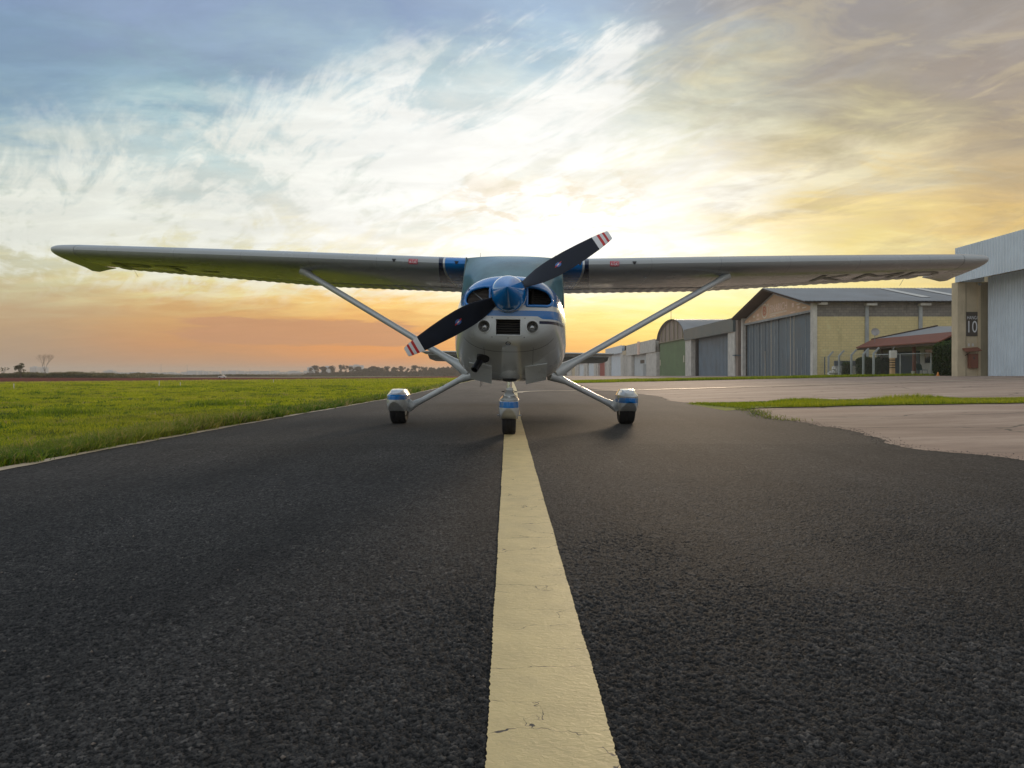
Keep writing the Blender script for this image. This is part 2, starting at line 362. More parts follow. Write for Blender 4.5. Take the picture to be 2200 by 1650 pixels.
# ground family -----------------------------------------------------
def asphalt(near=False):
    m = bpy.data.materials.new('asphalt_near' if near else 'asphalt'); m.use_nodes = True; n = NT(m.node_tree); b = n.n['Principled BSDF']
    oc = n.new('ShaderNodeTexCoord').outputs['Object']
    def vor(sc, feat='F1'):
        v = n.new('ShaderNodeTexVoronoi', voronoi_dimensions='2D', feature=feat); n.l.new(oc, v.inputs['Vector']); v.inputs['Scale'].default_value = sc; return v
    v2 = vor(210); r2 = n.sep(v2.outputs['Color'])[1]
    if near:
        r1 = n.new('ShaderNodeAttribute', attribute_name='cell').outputs['Fac']; hg = n.new('ShaderNodeAttribute', attribute_name='hgt').outputs['Fac']
    else:
        v1 = vor(95); r1 = n.sep(v1.outputs['Color'])[0]
    big = n.noise(oc, 0.7, 5, 0.6); mid = n.noise(oc, 7, 5, 0.65)
    strk = n.noise(n.vmul(oc, (1.6, 0.12, 1)), 1.0, 5, 0.6)
    base = n.ramp(r1, [(0.0, (0.002, 0.002, 0.002)), (0.22, (0.007, 0.007, 0.007)), (0.42, (0.030, 0.029, 0.0285)), (0.85, (0.068, 0.064, 0.061)), (1.0, (0.15, 0.138, 0.125))])
    fine = n.ramp(r2, [(0.0, (0.003, 0.003, 0.003)), (0.35, (0.010, 0.010, 0.010)), (0.65, (0.038, 0.0365, 0.0355)), (1.0, (0.11, 0.104, 0.097))])
    c = n.mix(n.ss(mid, 0.40, 0.62, 0.05, 0.55), base, fine)
    k = n.m('MULTIPLY', n.ss(big, 0.3, 0.7, 0.62, 0.88), n.ss(strk, 0.36, 0.64, 0.80, 1.22))
    sc = n.new('ShaderNodeVectorMath', operation='SCALE'); n.l.new(c, sc.inputs[0]); n.put(sc.inputs['Scale'], k)
    brn = n.noise(oc, 0.45, 3, 0.5)
    c = n.mix(n.ss(brn, 0.5, 0.75, 0, 0.14), sc.outputs[0], (0.050, 0.037, 0.030))
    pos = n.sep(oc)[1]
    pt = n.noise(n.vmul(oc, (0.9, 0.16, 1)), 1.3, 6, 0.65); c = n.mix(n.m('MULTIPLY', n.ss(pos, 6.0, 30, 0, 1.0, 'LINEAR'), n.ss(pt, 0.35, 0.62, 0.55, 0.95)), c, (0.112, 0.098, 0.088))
    n.l.new(c, b.inputs['Base Color']); b.inputs['Roughness'].default_value = 0.85
    b.inputs['Specular IOR Level'].default_value = 0.20
    h = n.m('SUBTRACT', 1.0, v2.outputs['Distance'])
    if not near:
        h = n.m('ADD', n.m('MULTIPLY', n.m('SUBTRACT', 1.0, n.m('MULTIPLY', v1.outputs['Distance'], 1.3)), n.m('ADD', 0.35, r1)), n.m('MULTIPLY', h, 0.35))
    bp = n.new('ShaderNodeBump'); bp.inputs['Strength'].default_value = 0.5 if near else 0.30; bp.inputs['Distance'].default_value = 0.003 if near else 0.005
    n.l.new(h, bp.inputs['Height']); n.l.new(bp.outputs[0], b.inputs['Normal'])
    return m
M['asphalt_near'] = asphalt(True)
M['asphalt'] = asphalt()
def concrete():
    m = bpy.data.materials.new('concrete'); m.use_nodes = True; n = NT(m.node_tree); b = n.n['Principled BSDF']
    oc = n.new('ShaderNodeTexCoord').outputs['Object']
    a = n.noise(n.vmul(oc, (0.35, 1.2, 1)), 1.1, 8, 0.68, 0.4); a2 = n.noise(n.vmul(oc, (0.12, 0.5, 1)), 1.0, 5, 0.6)
    c = n.ramp(a, [(0.3, (0.19, 0.13, 0.097)), (0.5, (0.33, 0.235, 0.178)), (0.68, (0.45, 0.34, 0.265))])
    c = n.mix(n.ss(a2, 0.45, 0.7, 0, 0.6), c, (0.30, 0.19, 0.135))
    g = n.noise(oc, 90, 3, 0.6); c = n.mix(n.ss(g, 0.55, 0.75, 0, 0.45), c, (0.10, 0.085, 0.075))
    x, y, z = n.sep(oc)
    wv_ = n.noise(oc, 1.5, 4, 0.6, out=1)
    vm_ = n.new('ShaderNodeVectorMath', operation='MULTIPLY_ADD'); n.l.new(wv_, vm_.inputs[0]); vm_.inputs[1].default_value = (0.7, 0.7, 0); n.l.new(oc, vm_.inputs[2])
    vr = n.new('ShaderNodeTexVoronoi', voronoi_dimensions='2D', feature='DISTANCE_TO_EDGE'); n.l.new(vm_.outputs[0], vr.inputs['Vector']); vr.inputs['Scale'].default_value = 0.55
    c = n.mix(n.m('MULTIPLY', n.ss(vr.outputs['Distance'], 0.022, 0.006), n.ss(n.noise(oc, 0.6, 3, 0.5), 0.42, 0.58, 0, 0.8)), c, (0.05, 0.045, 0.03))
    jt = n.m('LESS_THAN', n.m('FRACT', n.m('MULTIPLY', y, 0.2)), 0.012)
    c = n.mix(n.m('MULTIPLY', jt, 0.55), c, (0.07, 0.06, 0.045))
    stn = n.noise(n.vmul(oc, (0.5, 1.6, 1)), 2.4, 8, 0.72)
    c = n.mix(n.ss(stn, 0.54, 0.70, 0, 0.45), c, (0.14, 0.10, 0.078))
    n.l.new(c, b.inputs['Base Color']); b.inputs['Roughness'].default_value = 0.85
    bp = n.new('ShaderNodeBump'); bp.inputs['Strength'].default_value = 0.35; bp.inputs['Distance'].default_value = 0.01
    n.l.new(n.noise(oc, 25, 6, 0.7), bp.inputs['Height']); n.l.new(bp.outputs[0], b.inputs['Normal'])
    return m
M['concrete'] = concrete()
def linepaint(name, col, crack=True):
    m = bpy.data.materials.new(name); m.use_nodes = True; n = NT(m.node_tree); b = n.n['Principled BSDF']
    oc = n.new('ShaderNodeTexCoord').outputs['Object']
    a = n.noise(oc, 9, 6, 0.6); bb = n.noise(n.vmul(oc, (1, 0.6, 1)), 45, 5, 0.6)
    c = n.mix(n.ss(a, 0.3, 0.7), tuple(q * 0.84 for q in col), col)
    c = n.mix(n.ss(bb, 0.60, 0.80, 0, 0.35), c, (col[0] * 0.6, col[1] * 0.62, col[2] * 0.7))
    sp = n.noise(oc, 170, 3, 0.6); wr = n.noise(oc, 3.1, 5, 0.65); c = n.mix(n.m('MULTIPLY', n.ss(sp, 0.60, 0.68, 0, 0.28), n.ss(wr, 0.45, 0.65)), c, (0.12, 0.10, 0.075)); c = n.mix(n.ss(n.noise(oc, 1.3, 5, 0.7), 0.5, 0.72, 0, 0.3), c, (0.30, 0.25, 0.16))
    h = n.noise(n.vmul(oc, (0.8, 1.3, 1)), 70, 5, 0.55, 0.8)
    if crack:
        w = n.noise(oc, 14, 3, 0.6, out=1)
        vm = n.new('ShaderNodeVectorMath', operation='MULTIPLY_ADD'); n.l.new(w, vm.inputs[0]); vm.inputs[1].default_value = (0.10, 0.035, 0); n.l.new(n.vmul(oc, (0.35, 1, 1)), vm.inputs[2])
        v = n.new('ShaderNodeTexVoronoi', voronoi_dimensions='2D', feature='DISTANCE_TO_EDGE'); n.l.new(vm.outputs[0], v.inputs['Vector']); v.inputs['Scale'].default_value = 7.5
        gate = n.ss(n.noise(oc, 5.0, 3, 0.6), 0.46, 0.56)
        width = n.ss(n.noise(oc, 21, 3, 0.6), 0.35, 0.7, 0.001, 0.013)
        ck = n.m('MULTIPLY', n.m('LESS_THAN', v.outputs['Distance'], width), gate)
        c = n.mix(ck, c, (0.02, 0.018, 0.016))
        h = n.m('SUBTRACT', h, n.m('MULTIPLY', ck, 0.8))
    n.l.new(c, b.inputs['Base Color']); b.inputs['Roughness'].default_value = 0.55
    bp = n.new('ShaderNodeBump'); bp.inputs['Strength'].default_value = 0.55; bp.inputs['Distance'].default_value = 0.004
    n.l.new(h, bp.inputs['Height']); n.l.new(bp.outputs[0], b.inputs['Normal'])
    return m
M['yline'] = linepaint('yellow_road_paint', (0.60, 0.465, 0.215)); M['cline'] = linepaint('cream_road_paint', (0.52, 0.41, 0.28), False)
def groundmat():
    m = bpy.data.materials.new('field_ground'); m.use_nodes = True; n = NT(m.node_tree); b = n.n['Principled BSDF']
    oc = n.new('ShaderNodeTexCoord').outputs['Object']; x, y, z = n.sep(oc)
    a = n.noise(oc, 0.9, 7, 0.65); f = n.noise(oc, 14, 4, 0.7)
    c = n.mix(n.ss(a, 0.35, 0.65), (0.16, 0.18, 0.010), (0.25, 0.26, 0.014))
    c = n.mix(n.ss(f, 0.45, 0.7, 0, 0.5), c, (0.16, 0.14, 0.05))
    c = n.mix(n.ss(y, 100, 220), c, n.mix(n.ss(n.noise(oc, 0.03, 5, 0.6), 0.4, 0.6), (0.10, 0.09, 0.045), (0.14, 0.075, 0.045)))
    n.l.new(c, b.inputs['Base Color']); b.inputs['Roughness'].default_value = 0.95
    bp = n.new('ShaderNodeBump'); bp.inputs['Strength'].default_value = 0.8; bp.inputs['Distance'].default_value = 0.05
    n.l.new(f, bp.inputs['Height']); n.l.new(bp.outputs[0], b.inputs['Normal'])
    return m
M['ground'] = groundmat()
M['redsoil'] = mat('red_soil', (0.12, 0.026, 0.018), 0.95, var=0.5, vscale=0.35, bump=0.8, bscale=3, spec=0.05)
def leafmat(name, stops, tr=0.35, rough=0.55):
    m = bpy.data.materials.new(name); m.use_nodes = True; n = NT(m.node_tree); b = n.n['Principled BSDF']
    at = n.new('ShaderNodeAttribute', attribute_name='rnd').outputs['Fac']
    oc = n.new('ShaderNodeTexCoord').outputs['Object']
    nz = n.noise(oc, 0.8, 4, 0.6)
    f = n.m('ADD', n.m('MULTIPLY', at, 0.7), n.m('MULTIPLY', n.ss(nz, 0.3, 0.7), 0.3))
    c = n.ramp(f, stops) if 'grass' not in name else n.mix(n.ss(n.noise(oc, 0.35, 6, 0.6), 0.42, 0.66, 0, 0.45), n.ramp(f, stops), (0.42, 0.38, 0.06))
    n.l.new(c, b.inputs['Base Color']); b.inputs['Roughness'].default_value = rough; b.inputs['Specular IOR Level'].default_value = 0.25
    t = n.new('ShaderNodeBsdfTranslucent'); n.l.new(c, t.inputs[0])
    mx = n.new('ShaderNodeMixShader'); mx.inputs[0].default_value = tr
    o = n.n['Material Output']; n.l.new(b.outputs[0], mx.inputs[1]); n.l.new(t.outputs[0], mx.inputs[2]); n.l.new(mx.outputs[0], o.inputs[0])
    return m
M['grass'] = leafmat('grass_blades', [(0.0, (0.06, 0.13, 0.010)), (0.3, (0.22, 0.30, 0.010)), (0.75, (0.50, 0.50, 0.014)), (0.93, (0.60, 0.56, 0.05)), (1.0, (0.52, 0.40, 0.20))], 0.55)
M['edgegrass'] = leafmat('edge_grass_blades', [(0.0, (0.03, 0.07, 0.010)), (0.35, (0.08, 0.18, 0.012)), (0.6, (0.18, 0.26, 0.018)), (0.8, (0.36, 0.29, 0.09)), (1.0, (0.50, 0.38, 0.25))], 0.5)
M['drygrass'] = leafmat('dry_grass_blades', [(0.0, (0.10, 0.11, 0.03)), (0.5, (0.24, 0.19, 0.09)), (1.0, (0.42, 0.30, 0.17))], 0.4)
M['hedge'] = leafmat('hedge_leaves', [(0.0, (0.012, 0.028, 0.008)), (0.6, (0.028, 0.06, 0.012)), (1.0, (0.07, 0.13, 0.02))], 0.2)
M['scrub'] = leafmat('scrub_leaves', [(0.0, (0.04, 0.05, 0.018)), (0.5, (0.10, 0.105, 0.035)), (1.0, (0.22, 0.18, 0.08))], 0.3)
M['farleaf'] = leafmat('far_tree_leaves_hazed', [(0.0, (0.055, 0.050, 0.038)), (1.0, (0.12, 0.105, 0.075))], 0.2)  # lightened leaf tones, part of the distance haze painted in
M['bark'] = mat('bark', (0.10, 0.075, 0.055), 0.9, var=0.3, vscale=8)

# ------------------------------------------------------------------ terrain
def sstep(t): t = np.clip(t, 0, 1); return t * t * (3 - 2 * t)
def g(x, y):
    x = np.asarray(x, float); y = np.asarray(y, float)
    base = 0.63 - 0.0047 * np.clip(y, 34, 3000)
    mid = np.minimum(0.0, base)
    left = np.interp(y, [70, 110, 160, 250, 400, 3000], [0, -0.30, -0.70, -0.80, -1.3, -13.5])
    r = np.clip((x - 3.5) / 19.5, 0, 1)
    zz = mid + (base - mid) * r
    lf = sstep((-x - 4) / 26.0)
    return zz * (1 - lf) + left * lf
def gz(x, y): return float(g(x, y))
def sheet(name, ys, xl, xr, off, m, nx=8, kind='structure', extra=None):
    V = []; F = []
    for i, yy in enumerate(ys):
        a, b_ = xl(yy), xr(yy)
        xs = np.linspace(a, b_, nx + 1)
        zs = g(xs, np.full_like(xs, yy)) + off
        V += list(zip(xs, np.full_like(xs, yy), zs))
        if i:
            for j in range(nx):
                p = (i - 1) * (nx + 1) + j; F.append((p, p + 1, p + nx + 2, p + nx + 1))
    o = fast_mesh(name, np.array(V), np.array(F), m, smooth=True)
    o['kind'] = kind; return o
xs = np.array([-6000, -3000, -1500, -800, -400, -200, -120, -80, -60, -45, -35, -30, -25, -20, -16, -13, -10, -8, -6, -5, -4.2, -3.6, -3.3, -3, -1.5, 0, 1.5, 3.5, 5, 7, 9, 11, 13, 15, 17, 19, 21, 23, 25, 30, 45, 80, 200, 500, 1500, 4000, 6000], float)
ysg = np.concatenate([np.array([-400, -100, -30, -10]), np.arange(-4, 60, 2), np.arange(60, 140, 4), [134, 144, 152, 160, 175, 190, 205, 230, 250, 300, 350, 400, 600, 1000, 1600, 2400, 3000, 5000, 7500]]); ysg = np.unique(ysg).astype(float)
X, Y = np.meshgrid(xs, ysg); Z = g(X, Y)
Z -= np.where((X > -3.35) & (X < 60) & (Y < 2000), 0.03, 0.0)
nx_ = len(xs); V = np.stack([X.ravel(), Y.ravel(), Z.ravel()], 1)
ii, jj = np.meshgrid(np.arange(len(ysg) - 1), np.arange(nx_ - 1), indexing='ij'); p = (ii * nx_ + jj).ravel()
ground = fast_mesh('ground', V, np.stack([p, p + 1, p + nx_ + 1, p + nx_], 1), M['ground'], smooth=True); ground['kind'] = 'structure'

def pnoise_(P, sc, seed):
    r = np.random.default_rng(seed); s_ = np.zeros(len(P))
    for k in range(9):
        a = r.uniform(0, 6.28); f = sc * r.uniform(0.6, 2.4); s_ += np.sin((P[:, 0] * np.cos(a) + P[:, 1] * np.sin(a)) * f + r.uniform(0, 6.28))
    return s_ / 4.5
def jag(amp, sc, seed):
    r = np.random.default_rng(seed); ph = r.uniform(0, 6.28, 12); fr = sc * 1.7 ** np.arange(12) ; am = amp * 0.72 ** np.arange(12)
    return lambda yy: float(np.sum(am * np.sin(fr * yy + ph)))
YE = np.array([-8, 4.85, 8.77, 18.3, 36, 130, 400]); XE = np.array([-3.33, -3.33, -3.27, -2.92, -2.95, -3.3, -4.5])
YR = np.array([-8, 2, 5.36, 6, 8, 10.6, 12.6, 14.4, 20, 29, 40, 130, 400]); XR = np.array([3.9, 3.8, 3.66, 3.36, 3.52, 3.60, 3.9, 3.5, 3.75, 3.0, 3.3, 3.2, 2.0])
jl = jag(0.012, 1.5, 3); jr = jag(0.06, 1.1, 5)
left_edge = lambda yy: float(np.interp(yy, YE, XE)) + jl(yy)
right_edge = lambda yy: float(np.interp(yy, YR, XR)) + (jr(yy) if yy < 60 else 0)
ysA = np.concatenate([np.arange(-8, 0, 1), np.arange(0, 20, 0.05), np.arange(20, 60, 0.5), np.arange(60, 402, 6)])
ysA = np.concatenate([np.arange(-8, 0.5, 0.5), ysA[ysA > 6.0]]) if False else ysA
YN0, YN1 = 0.85, 6.5
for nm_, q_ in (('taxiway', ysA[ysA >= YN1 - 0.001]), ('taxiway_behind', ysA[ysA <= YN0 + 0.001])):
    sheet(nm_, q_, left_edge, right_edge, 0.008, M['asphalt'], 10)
# the stretch in front of the camera is real stone relief: cobbles of 5-14 mm pressed into the binder
def worley(Px, Py, cell, seed):
    gx = np.floor(Px / cell).astype(np.int64); gy = np.floor(Py / cell).astype(np.int64)
    best = np.full(Px.shape, 1e9); sec = np.full(Px.shape, 1e9); rid = np.zeros(Px.shape)
    def hsh(a, b_, k):
        v = np.sin(a * 127.1 + b_ * 311.7 + k * 74.7 + seed) * 43758.5453
        return v - np.floor(v)
    for i in (-1, 0, 1):
        for j in (-1, 0, 1):
            cx_, cy_ = gx + i, gy + j
            qx = (cx_ + 0.1 + 0.8 * hsh(cx_, cy_, 1)) * cell; qy = (cy_ + 0.1 + 0.8 * hsh(cx_, cy_, 2)) * cell
            d = np.hypot(Px - qx, Py - qy) / cell; m_ = d < best
            sec = np.where(m_, best, np.minimum(sec, d)); rid = np.where(m_, hsh(cx_, cy_, 3), rid); best = np.minimum(best, d)
    return best, sec, rid
rows = [YN0]
while rows[-1] < YN1: rows.append(rows[-1] + max(0.0026, 0.0021 * rows[-1] ** 1.35))
rows[-1] = YN1; rows = np.array(rows); NC = 1180
TT = np.linspace(-1, 1, NC + 1)
le_ = np.array([left_edge(v) for v in rows]); re_ = np.array([right_edge(v) for v in rows])
hw_ = np.minimum(0.80 * rows + 0.15, 9)
xl_ = np.maximum(le_, -hw_); xr_ = np.minimum(re_, hw_)
PX = xl_[:, None] + (xr_ - xl_)[:, None] * (TT[None, :] + 1) / 2; PY = np.repeat(rows[:, None], NC + 1, 1)
wx_ = PX + 0.002 * np.sin(PY * 410 + PX * 130); wy_ = PY + 0.002 * np.sin(PX * 370 - PY * 90)
f1, f2, id1 = worley(wx_, wy_, 0.0105, 0.3); g1, g2, id2 = worley(wx_, wy_, 0.0055, 5.1)
Q = np.stack([PX.ravel(), PY.ravel()], 1)
patch_ = np.clip(0.5 + 0.5 * pnoise_(Q, 3.0, 12) + 0.25 * pnoise_(Q, 14.0, 13), 0.0, 1.2).reshape(PX.shape)
big_ = np.clip((f2 - f1) * 2.6, 0, 1) ** 0.6 * (0.25 + 0.75 * id1) * (id1 > 0.25)
sm_ = np.clip((g2 - g1) * 2.4, 0, 1) ** 0.7 * (0.3 + 0.7 * id2)
H = 0.0044 * big_ * (0.35 + 0.65 * patch_) + 0.0026 * sm_ - 0.003
fade = np.clip((YN1 - PY) / 3.9, 0, 1) * np.clip((PY - YN0) / 0.1, 0, 1)
cellv = np.where(big_ * (0.35 + 0.65 * patch_) > 0.22, id1, id2 * 0.92)
cellv = cellv * np.clip(0.10 + 1.25 * np.maximum(big_, sm_), 0, 1)
VZ = 0.008 + H * fade
VV = np.stack([PX.ravel(), PY.ravel(), VZ.ravel()], 1)
a_, b_2 = np.meshgrid(np.arange(len(rows) - 1), np.arange(NC), indexing='ij'); p = (a_ * (NC + 1) + b_2).ravel()
o = fast_mesh('taxiway_surface', VV, np.stack([p, p + 1, p + NC + 2, p + NC + 1], 1), M['asphalt_near'], smooth=True, attrs={'cell': cellv.ravel(), 'hgt': H.ravel()}); o['kind'] = 'structure'
print('near asphalt verts', len(VV))
# the flanks beside it, outside the wedge
for nm_, fa, fb in (('taxiway_flank', left_edge, lambda yy: max(left_edge(yy) + 0.001, -min(0.80 * yy + 0.15, 9) + 0.002)), ('taxiway_flank', lambda yy: min(right_edge(yy) - 0.001, min(0.80 * yy + 0.15, 9) - 0.002), right_edge)):
    sheet(nm_, np.array([v for v in np.arange(YN0, 4.8, 0.1)]), fa, fb, 0.008, M['asphalt'], 6)
ysC = np.concatenate([np.arange(-20, 60, 1.0), np.arange(60, 420, 4)])
sheet('apron', ysC, lambda yy: 2.2 if yy < 130 else 1.5, lambda yy: 60.0, 0.0, M['concrete'], 40)
# markings
YC = [-3, 1.2, 10, 16, 23, 30, 44, 80, 200]; XC = [0.08, 0.064, 0.012, 0.025, 0.062, 0.06, 0.0, -0.3, -1.6]
j1, j2 = jag(0.0007, 5, 8), jag(0.0007, 5, 9)
r_ = np.random.default_rng(4)
ysL = np.concatenate([np.arange(0.6, 4.0, 0.006), np.arange(4.0, 10, 0.02), np.arange(10, 60, 0.5), np.arange(60, 200, 5)])
rag = {float(v): (r_.normal(0, 0.0009), r_.normal(0, 0.0009)) for v in ysL}
cx = lambda yy: float(np.interp(yy, YC, XC))
sheet('yellow_taxi_line', ysL, lambda yy: cx(yy) - 0.106 + j1(yy) + (rag[yy][0] if yy < 10 else 0), lambda yy: cx(yy) + 0.106 + j2(yy) + (rag[yy][1] if yy < 10 else 0), 0.012, M['yline'], 3)
ysE = np.concatenate([np.arange(3.5, 30, 0.08), np.arange(30, 130, 1)])
je = jag(0.008, 2, 21)
sheet('edge_line', ysE, lambda yy: left_edge(yy) - 0.02 - je(yy), lambda yy: left_edge(yy) + 0.072 + 0.5 * je(yy), 0.012, M['cline'], 2)
# branch line curving off to the right
mb = MB(); pts = []
for k in range(13):
    a = k / 12 * math.pi / 2; pts.append((0.16 + 1.6 * (1 - math.cos(a)), 22.6 + 2.4 * math.sin(a)))
pts += [(4, 25.3), (6, 25.6), (9, 26.0), (14, 26.8), (20, 28)]
Lp = []; Rp = []
for i, (a, b_) in enumerate(pts):
    q0 = Vector(pts[max(i - 1, 0)]); q1 = Vector(pts[min(i + 1, len(pts) - 1)]); d = (q1 - q0).normalized(); nn = Vector((-d.y, d.x)) * 0.16
    Lp.append((a + nn.x, b_ + nn.y)); Rp.append((a - nn.x, b_ - nn.y))
vs = [(a, b_, gz(a, b_) + 0.0165) for a, b_ in Lp] + [(a, b_, gz(a, b_) + 0.0165) for a, b_ in Rp]
N_ = len(pts); mb.add(vs, [(i, i + 1, N_ + i + 1, N_ + i) for i in range(N_ - 1)])
o = mb.build('branch_taxi_line', M['cline']); o['kind'] = 'structure'
# grass strips over the apron (soil sheets), blades later
j3, j4 = jag(0.05, 1.3, 31), jag(0.12, 0.9, 32)
def strip(name, x0, x1, y0f, y1f, off=0.006):
    V = []; F = []; XX = np.concatenate([np.arange(x0, min(x1, 12), 0.15), np.arange(max(x0, 12), x1, 0.8), [x1]]); ny = 5
    for i, xx in enumerate(XX):
        for k in range(ny + 1):
            yy = y0f(xx) + (y1f(xx) - y0f(xx)) * k / ny; V.append((xx, yy, gz(xx, yy) + off))
        if i:
            for k in range(ny):
                p = (i - 1) * (ny + 1) + k; F.append((p, p + 1, p + ny + 2, p + ny + 1))
    o = fast_mesh(name, np.array(V), np.array(F), M['ground']); o['kind'] = 'structure'
s1a = lambda xx: 12.75 + j3(xx) - 0.10 * (xx - 4) - 1.0 * max(0, 4.2 - xx); s1b = lambda xx: 14.9 + j4(xx) - 0.22 * (xx - 4)
strip('grass_strip_soil', 3.45, 16, s1a, s1b, 0.0125)
s2a = lambda xx: 43.0 + j4(xx); s2b = lambda xx: (56.6 if xx > 22.5 else 52.5 + j4(xx))
strip('grass_verge_soil', 3.4, 23.0, s2a, s2b, 0.0125)
strip('house_yard_soil', 23.0, 40, s2a, lambda xx: 56.6, 0.010)
# red soil on the left
fy = lambda xx: float(np.interp(-xx, [6, 9.6, 20, 31, 60, 120], [82, 77, 62, 46.5, 34, 30]))
V = []; F = []; XX = np.linspace(-130, -5, 60); ny = 16
for i, xx in enumerate(XX):
    y0 = fy(xx)
    for k in range(ny + 1):
        t = k / ny; yy = y0 + (175 - y0) * t ** 1.6
        V.append((xx * (1 + 0.6 * t), yy, gz(xx * (1 + 0.6 * t), yy) + 0.02 + 0.10 * math.sin(min(t * 5, 3.14))))
    if i:
        for k in range(ny):
            p = (i - 1) * (ny + 1) + k; F.append((p, p + 1, p + ny + 2, p + ny + 1))
o = fast_mesh('red_soil', np.array(V), np.array(F), M['redsoil'], smooth=True); o['kind'] = 'structure'

# ------------------------------------------------------------------ grass blades
def blades(name, P, h, w, m, rnd, lean=0.35, zoff=0.0, seg2=True):
    n_ = len(P); ang = RNG.uniform(0, 2 * np.pi, n_); la = RNG.uniform(0, 2 * np.pi, n_); ln = RNG.uniform(0, 1, n_) ** 1.0 * lean * 2 * h
    dx, dy = np.cos(ang) * w / 2, np.sin(ang) * w / 2
    lx, ly = np.cos(la) * ln, np.sin(la) * ln
    z0 = g(P[:, 0], P[:, 1]) + zoff
    A = np.stack([P[:, 0] - dx, P[:, 1] - dy, z0], 1); B = np.stack([P[:, 0] + dx, P[:, 1] + dy, z0], 1)
    C = np.stack([P[:, 0] + lx * 0.35 + dx * 0.75, P[:, 1] + ly * 0.35 + dy * 0.75, z0 + h * 0.6], 1)
    D = np.stack([P[:, 0] + lx * 0.35 - dx * 0.75, P[:, 1] + ly * 0.35 - dy * 0.75, z0 + h * 0.6], 1)
    T = np.stack([P[:, 0] + lx, P[:, 1] + ly, z0 + h * (1 - 0.25 * np.minimum(ln / h, 1))], 1)
    V = np.stack([A, B, C, D, T], 1).reshape(-1, 3); b0 = np.arange(n_) * 5
    F = np.concatenate([np.stack([b0, b0 + 1, b0 + 2], 1), np.stack([b0, b0 + 2, b0 + 3], 1), np.stack([b0 + 3, b0 + 2, b0 + 4], 1)])
    o = fast_mesh(name, V, F, m, attrs={'rnd': np.repeat(rnd, 5)}); o['kind'] = 'stuff'; return o
def pnoise(P, sc, seed):
    r = np.random.default_rng(seed); s_ = np.zeros(len(P))
    for k in range(7):
        a = r.uniform(0, 6.28); f = sc * r.uniform(0.6, 2.2); s_ += np.sin((P[:, 0] * np.cos(a) + P[:, 1] * np.sin(a)) * f + r.uniform(0, 6.28))
    return s_ / 4.0
def scatter(ya, yb, dens, xmax_off=0.0, umax=0.80):
    """random points of the left field between ya and yb, a wedge a bit wider than the view"""
    xm = umax * yb + 1.5; A = (yb - ya) * xm; n_ = int(A * dens)
    P = np.stack([-RNG.uniform(0, xm, n_), RNG.uniform(ya, yb, n_)], 1)
    le = np.interp(P[:, 1], YE, XE); k = (P[:, 0] < le - 0.03 + xmax_off) & (P[:, 0] > -umax * P[:, 1] - 1.5)
    return P[k], le[k]
Ps = []; Hs = []; Ws = []; Rs = []
edgeP = []; edgeH = []; edgeW = []; edgeR = []
for ya, yb, dens, hh, ww in [(3.5, 7, 6000, 0.046, 0.0058), (7, 10, 4200, 0.046, 0.007), (10, 15, 2200, 0.047, 0.009), (15, 22, 1000, 0.050, 0.013), (22, 34, 360, 0.055, 0.021), (34, 52, 130, 0.064, 0.036), (52, 80, 50, 0.075, 0.055)]:
    P, le = scatter(ya, yb, dens)
    red = np.interp(-P[:, 0], [6, 9.6, 20, 31, 60, 120], [82, 77, 62, 46.5, 34, 30]); k = P[:, 1] < red - 0.3; P = P[k]; le = le[k]; red = red[k]
    de = le - P[:, 0]
    c = pnoise(P, 2.2, 1); c2 = pnoise(P, 0.5, 2)
    c3 = pnoise(P, 7.0, 4); h = hh * (0.45 + 0.85 * RNG.random(len(P))) * (1 + 0.32 * c) * (1 + 0.30 * c3) * (1 + 0.5 * np.exp(-de / 0.35))
    dry = np.clip((P[:, 1] - (red - 16)) / 12, 0, 1) * (RNG.random(len(P)) < 0.75)
    rnd = np.clip(0.60 + 0.24 * RNG.normal(size=len(P)) - 0.16 * c + 0.12 * c2 - 0.10 * c3, 0, 1) * 0.92
    rnd = np.where(RNG.random(len(P)) < 0.05, 1.0, rnd); rnd = np.where(dry > 0.5, 1.0, rnd)
    ed = (np.exp(-((de - 0.05) / 0.45) ** 2) * (0.8 + 0.5 * pnoise(P, 1.6, 9)) > RNG.random(len(P)))
    w_ = ww * (0.7 + 0.6 * RNG.random(len(P)))
    edgeP.append(P[ed]); edgeH.append(h[ed] * 1.75); edgeW.append(w_[ed] * 1.5); edgeR.append(RNG.random(ed.sum()))
    Ps.append(P[~ed]); Hs.append(h[~ed]); Ws.append(w_[~ed]); Rs.append(rnd[~ed])
# taller dark tufts
TU = [(-6.5, 10.9), (-9.2, 25), (-13, 29), (-19, 33), (-7.5, 31), (-24, 30), (-15, 40), (-5.5, 14), (-26, 24)]
for tx, ty in TU:
    k = 420; s_ = 0.13 + 0.012 * ty
    P = np.stack([tx + RNG.normal(0, s_, k), ty + RNG.normal(0, s_, k)], 1)
    P = P[P[:, 0] < np.interp(P[:, 1], YE, XE) - 0.05]; k = len(P)
    Ps.append(P); Hs.append(RNG.uniform(0.07, 0.16, k)); Ws.append(np.full(k, 0.006 + 0.0008 * ty)); Rs.append(RNG.uniform(0, 0.28, k))
blades('grass', np.concatenate(Ps), np.concatenate(Hs), np.concatenate(Ws), M['grass'], np.concatenate(Rs), 0.62)
blades('edge_grass', np.concatenate(edgeP), np.concatenate(edgeH), np.concatenate(edgeW), M['edgegrass'], np.concatenate(edgeR), 0.95)
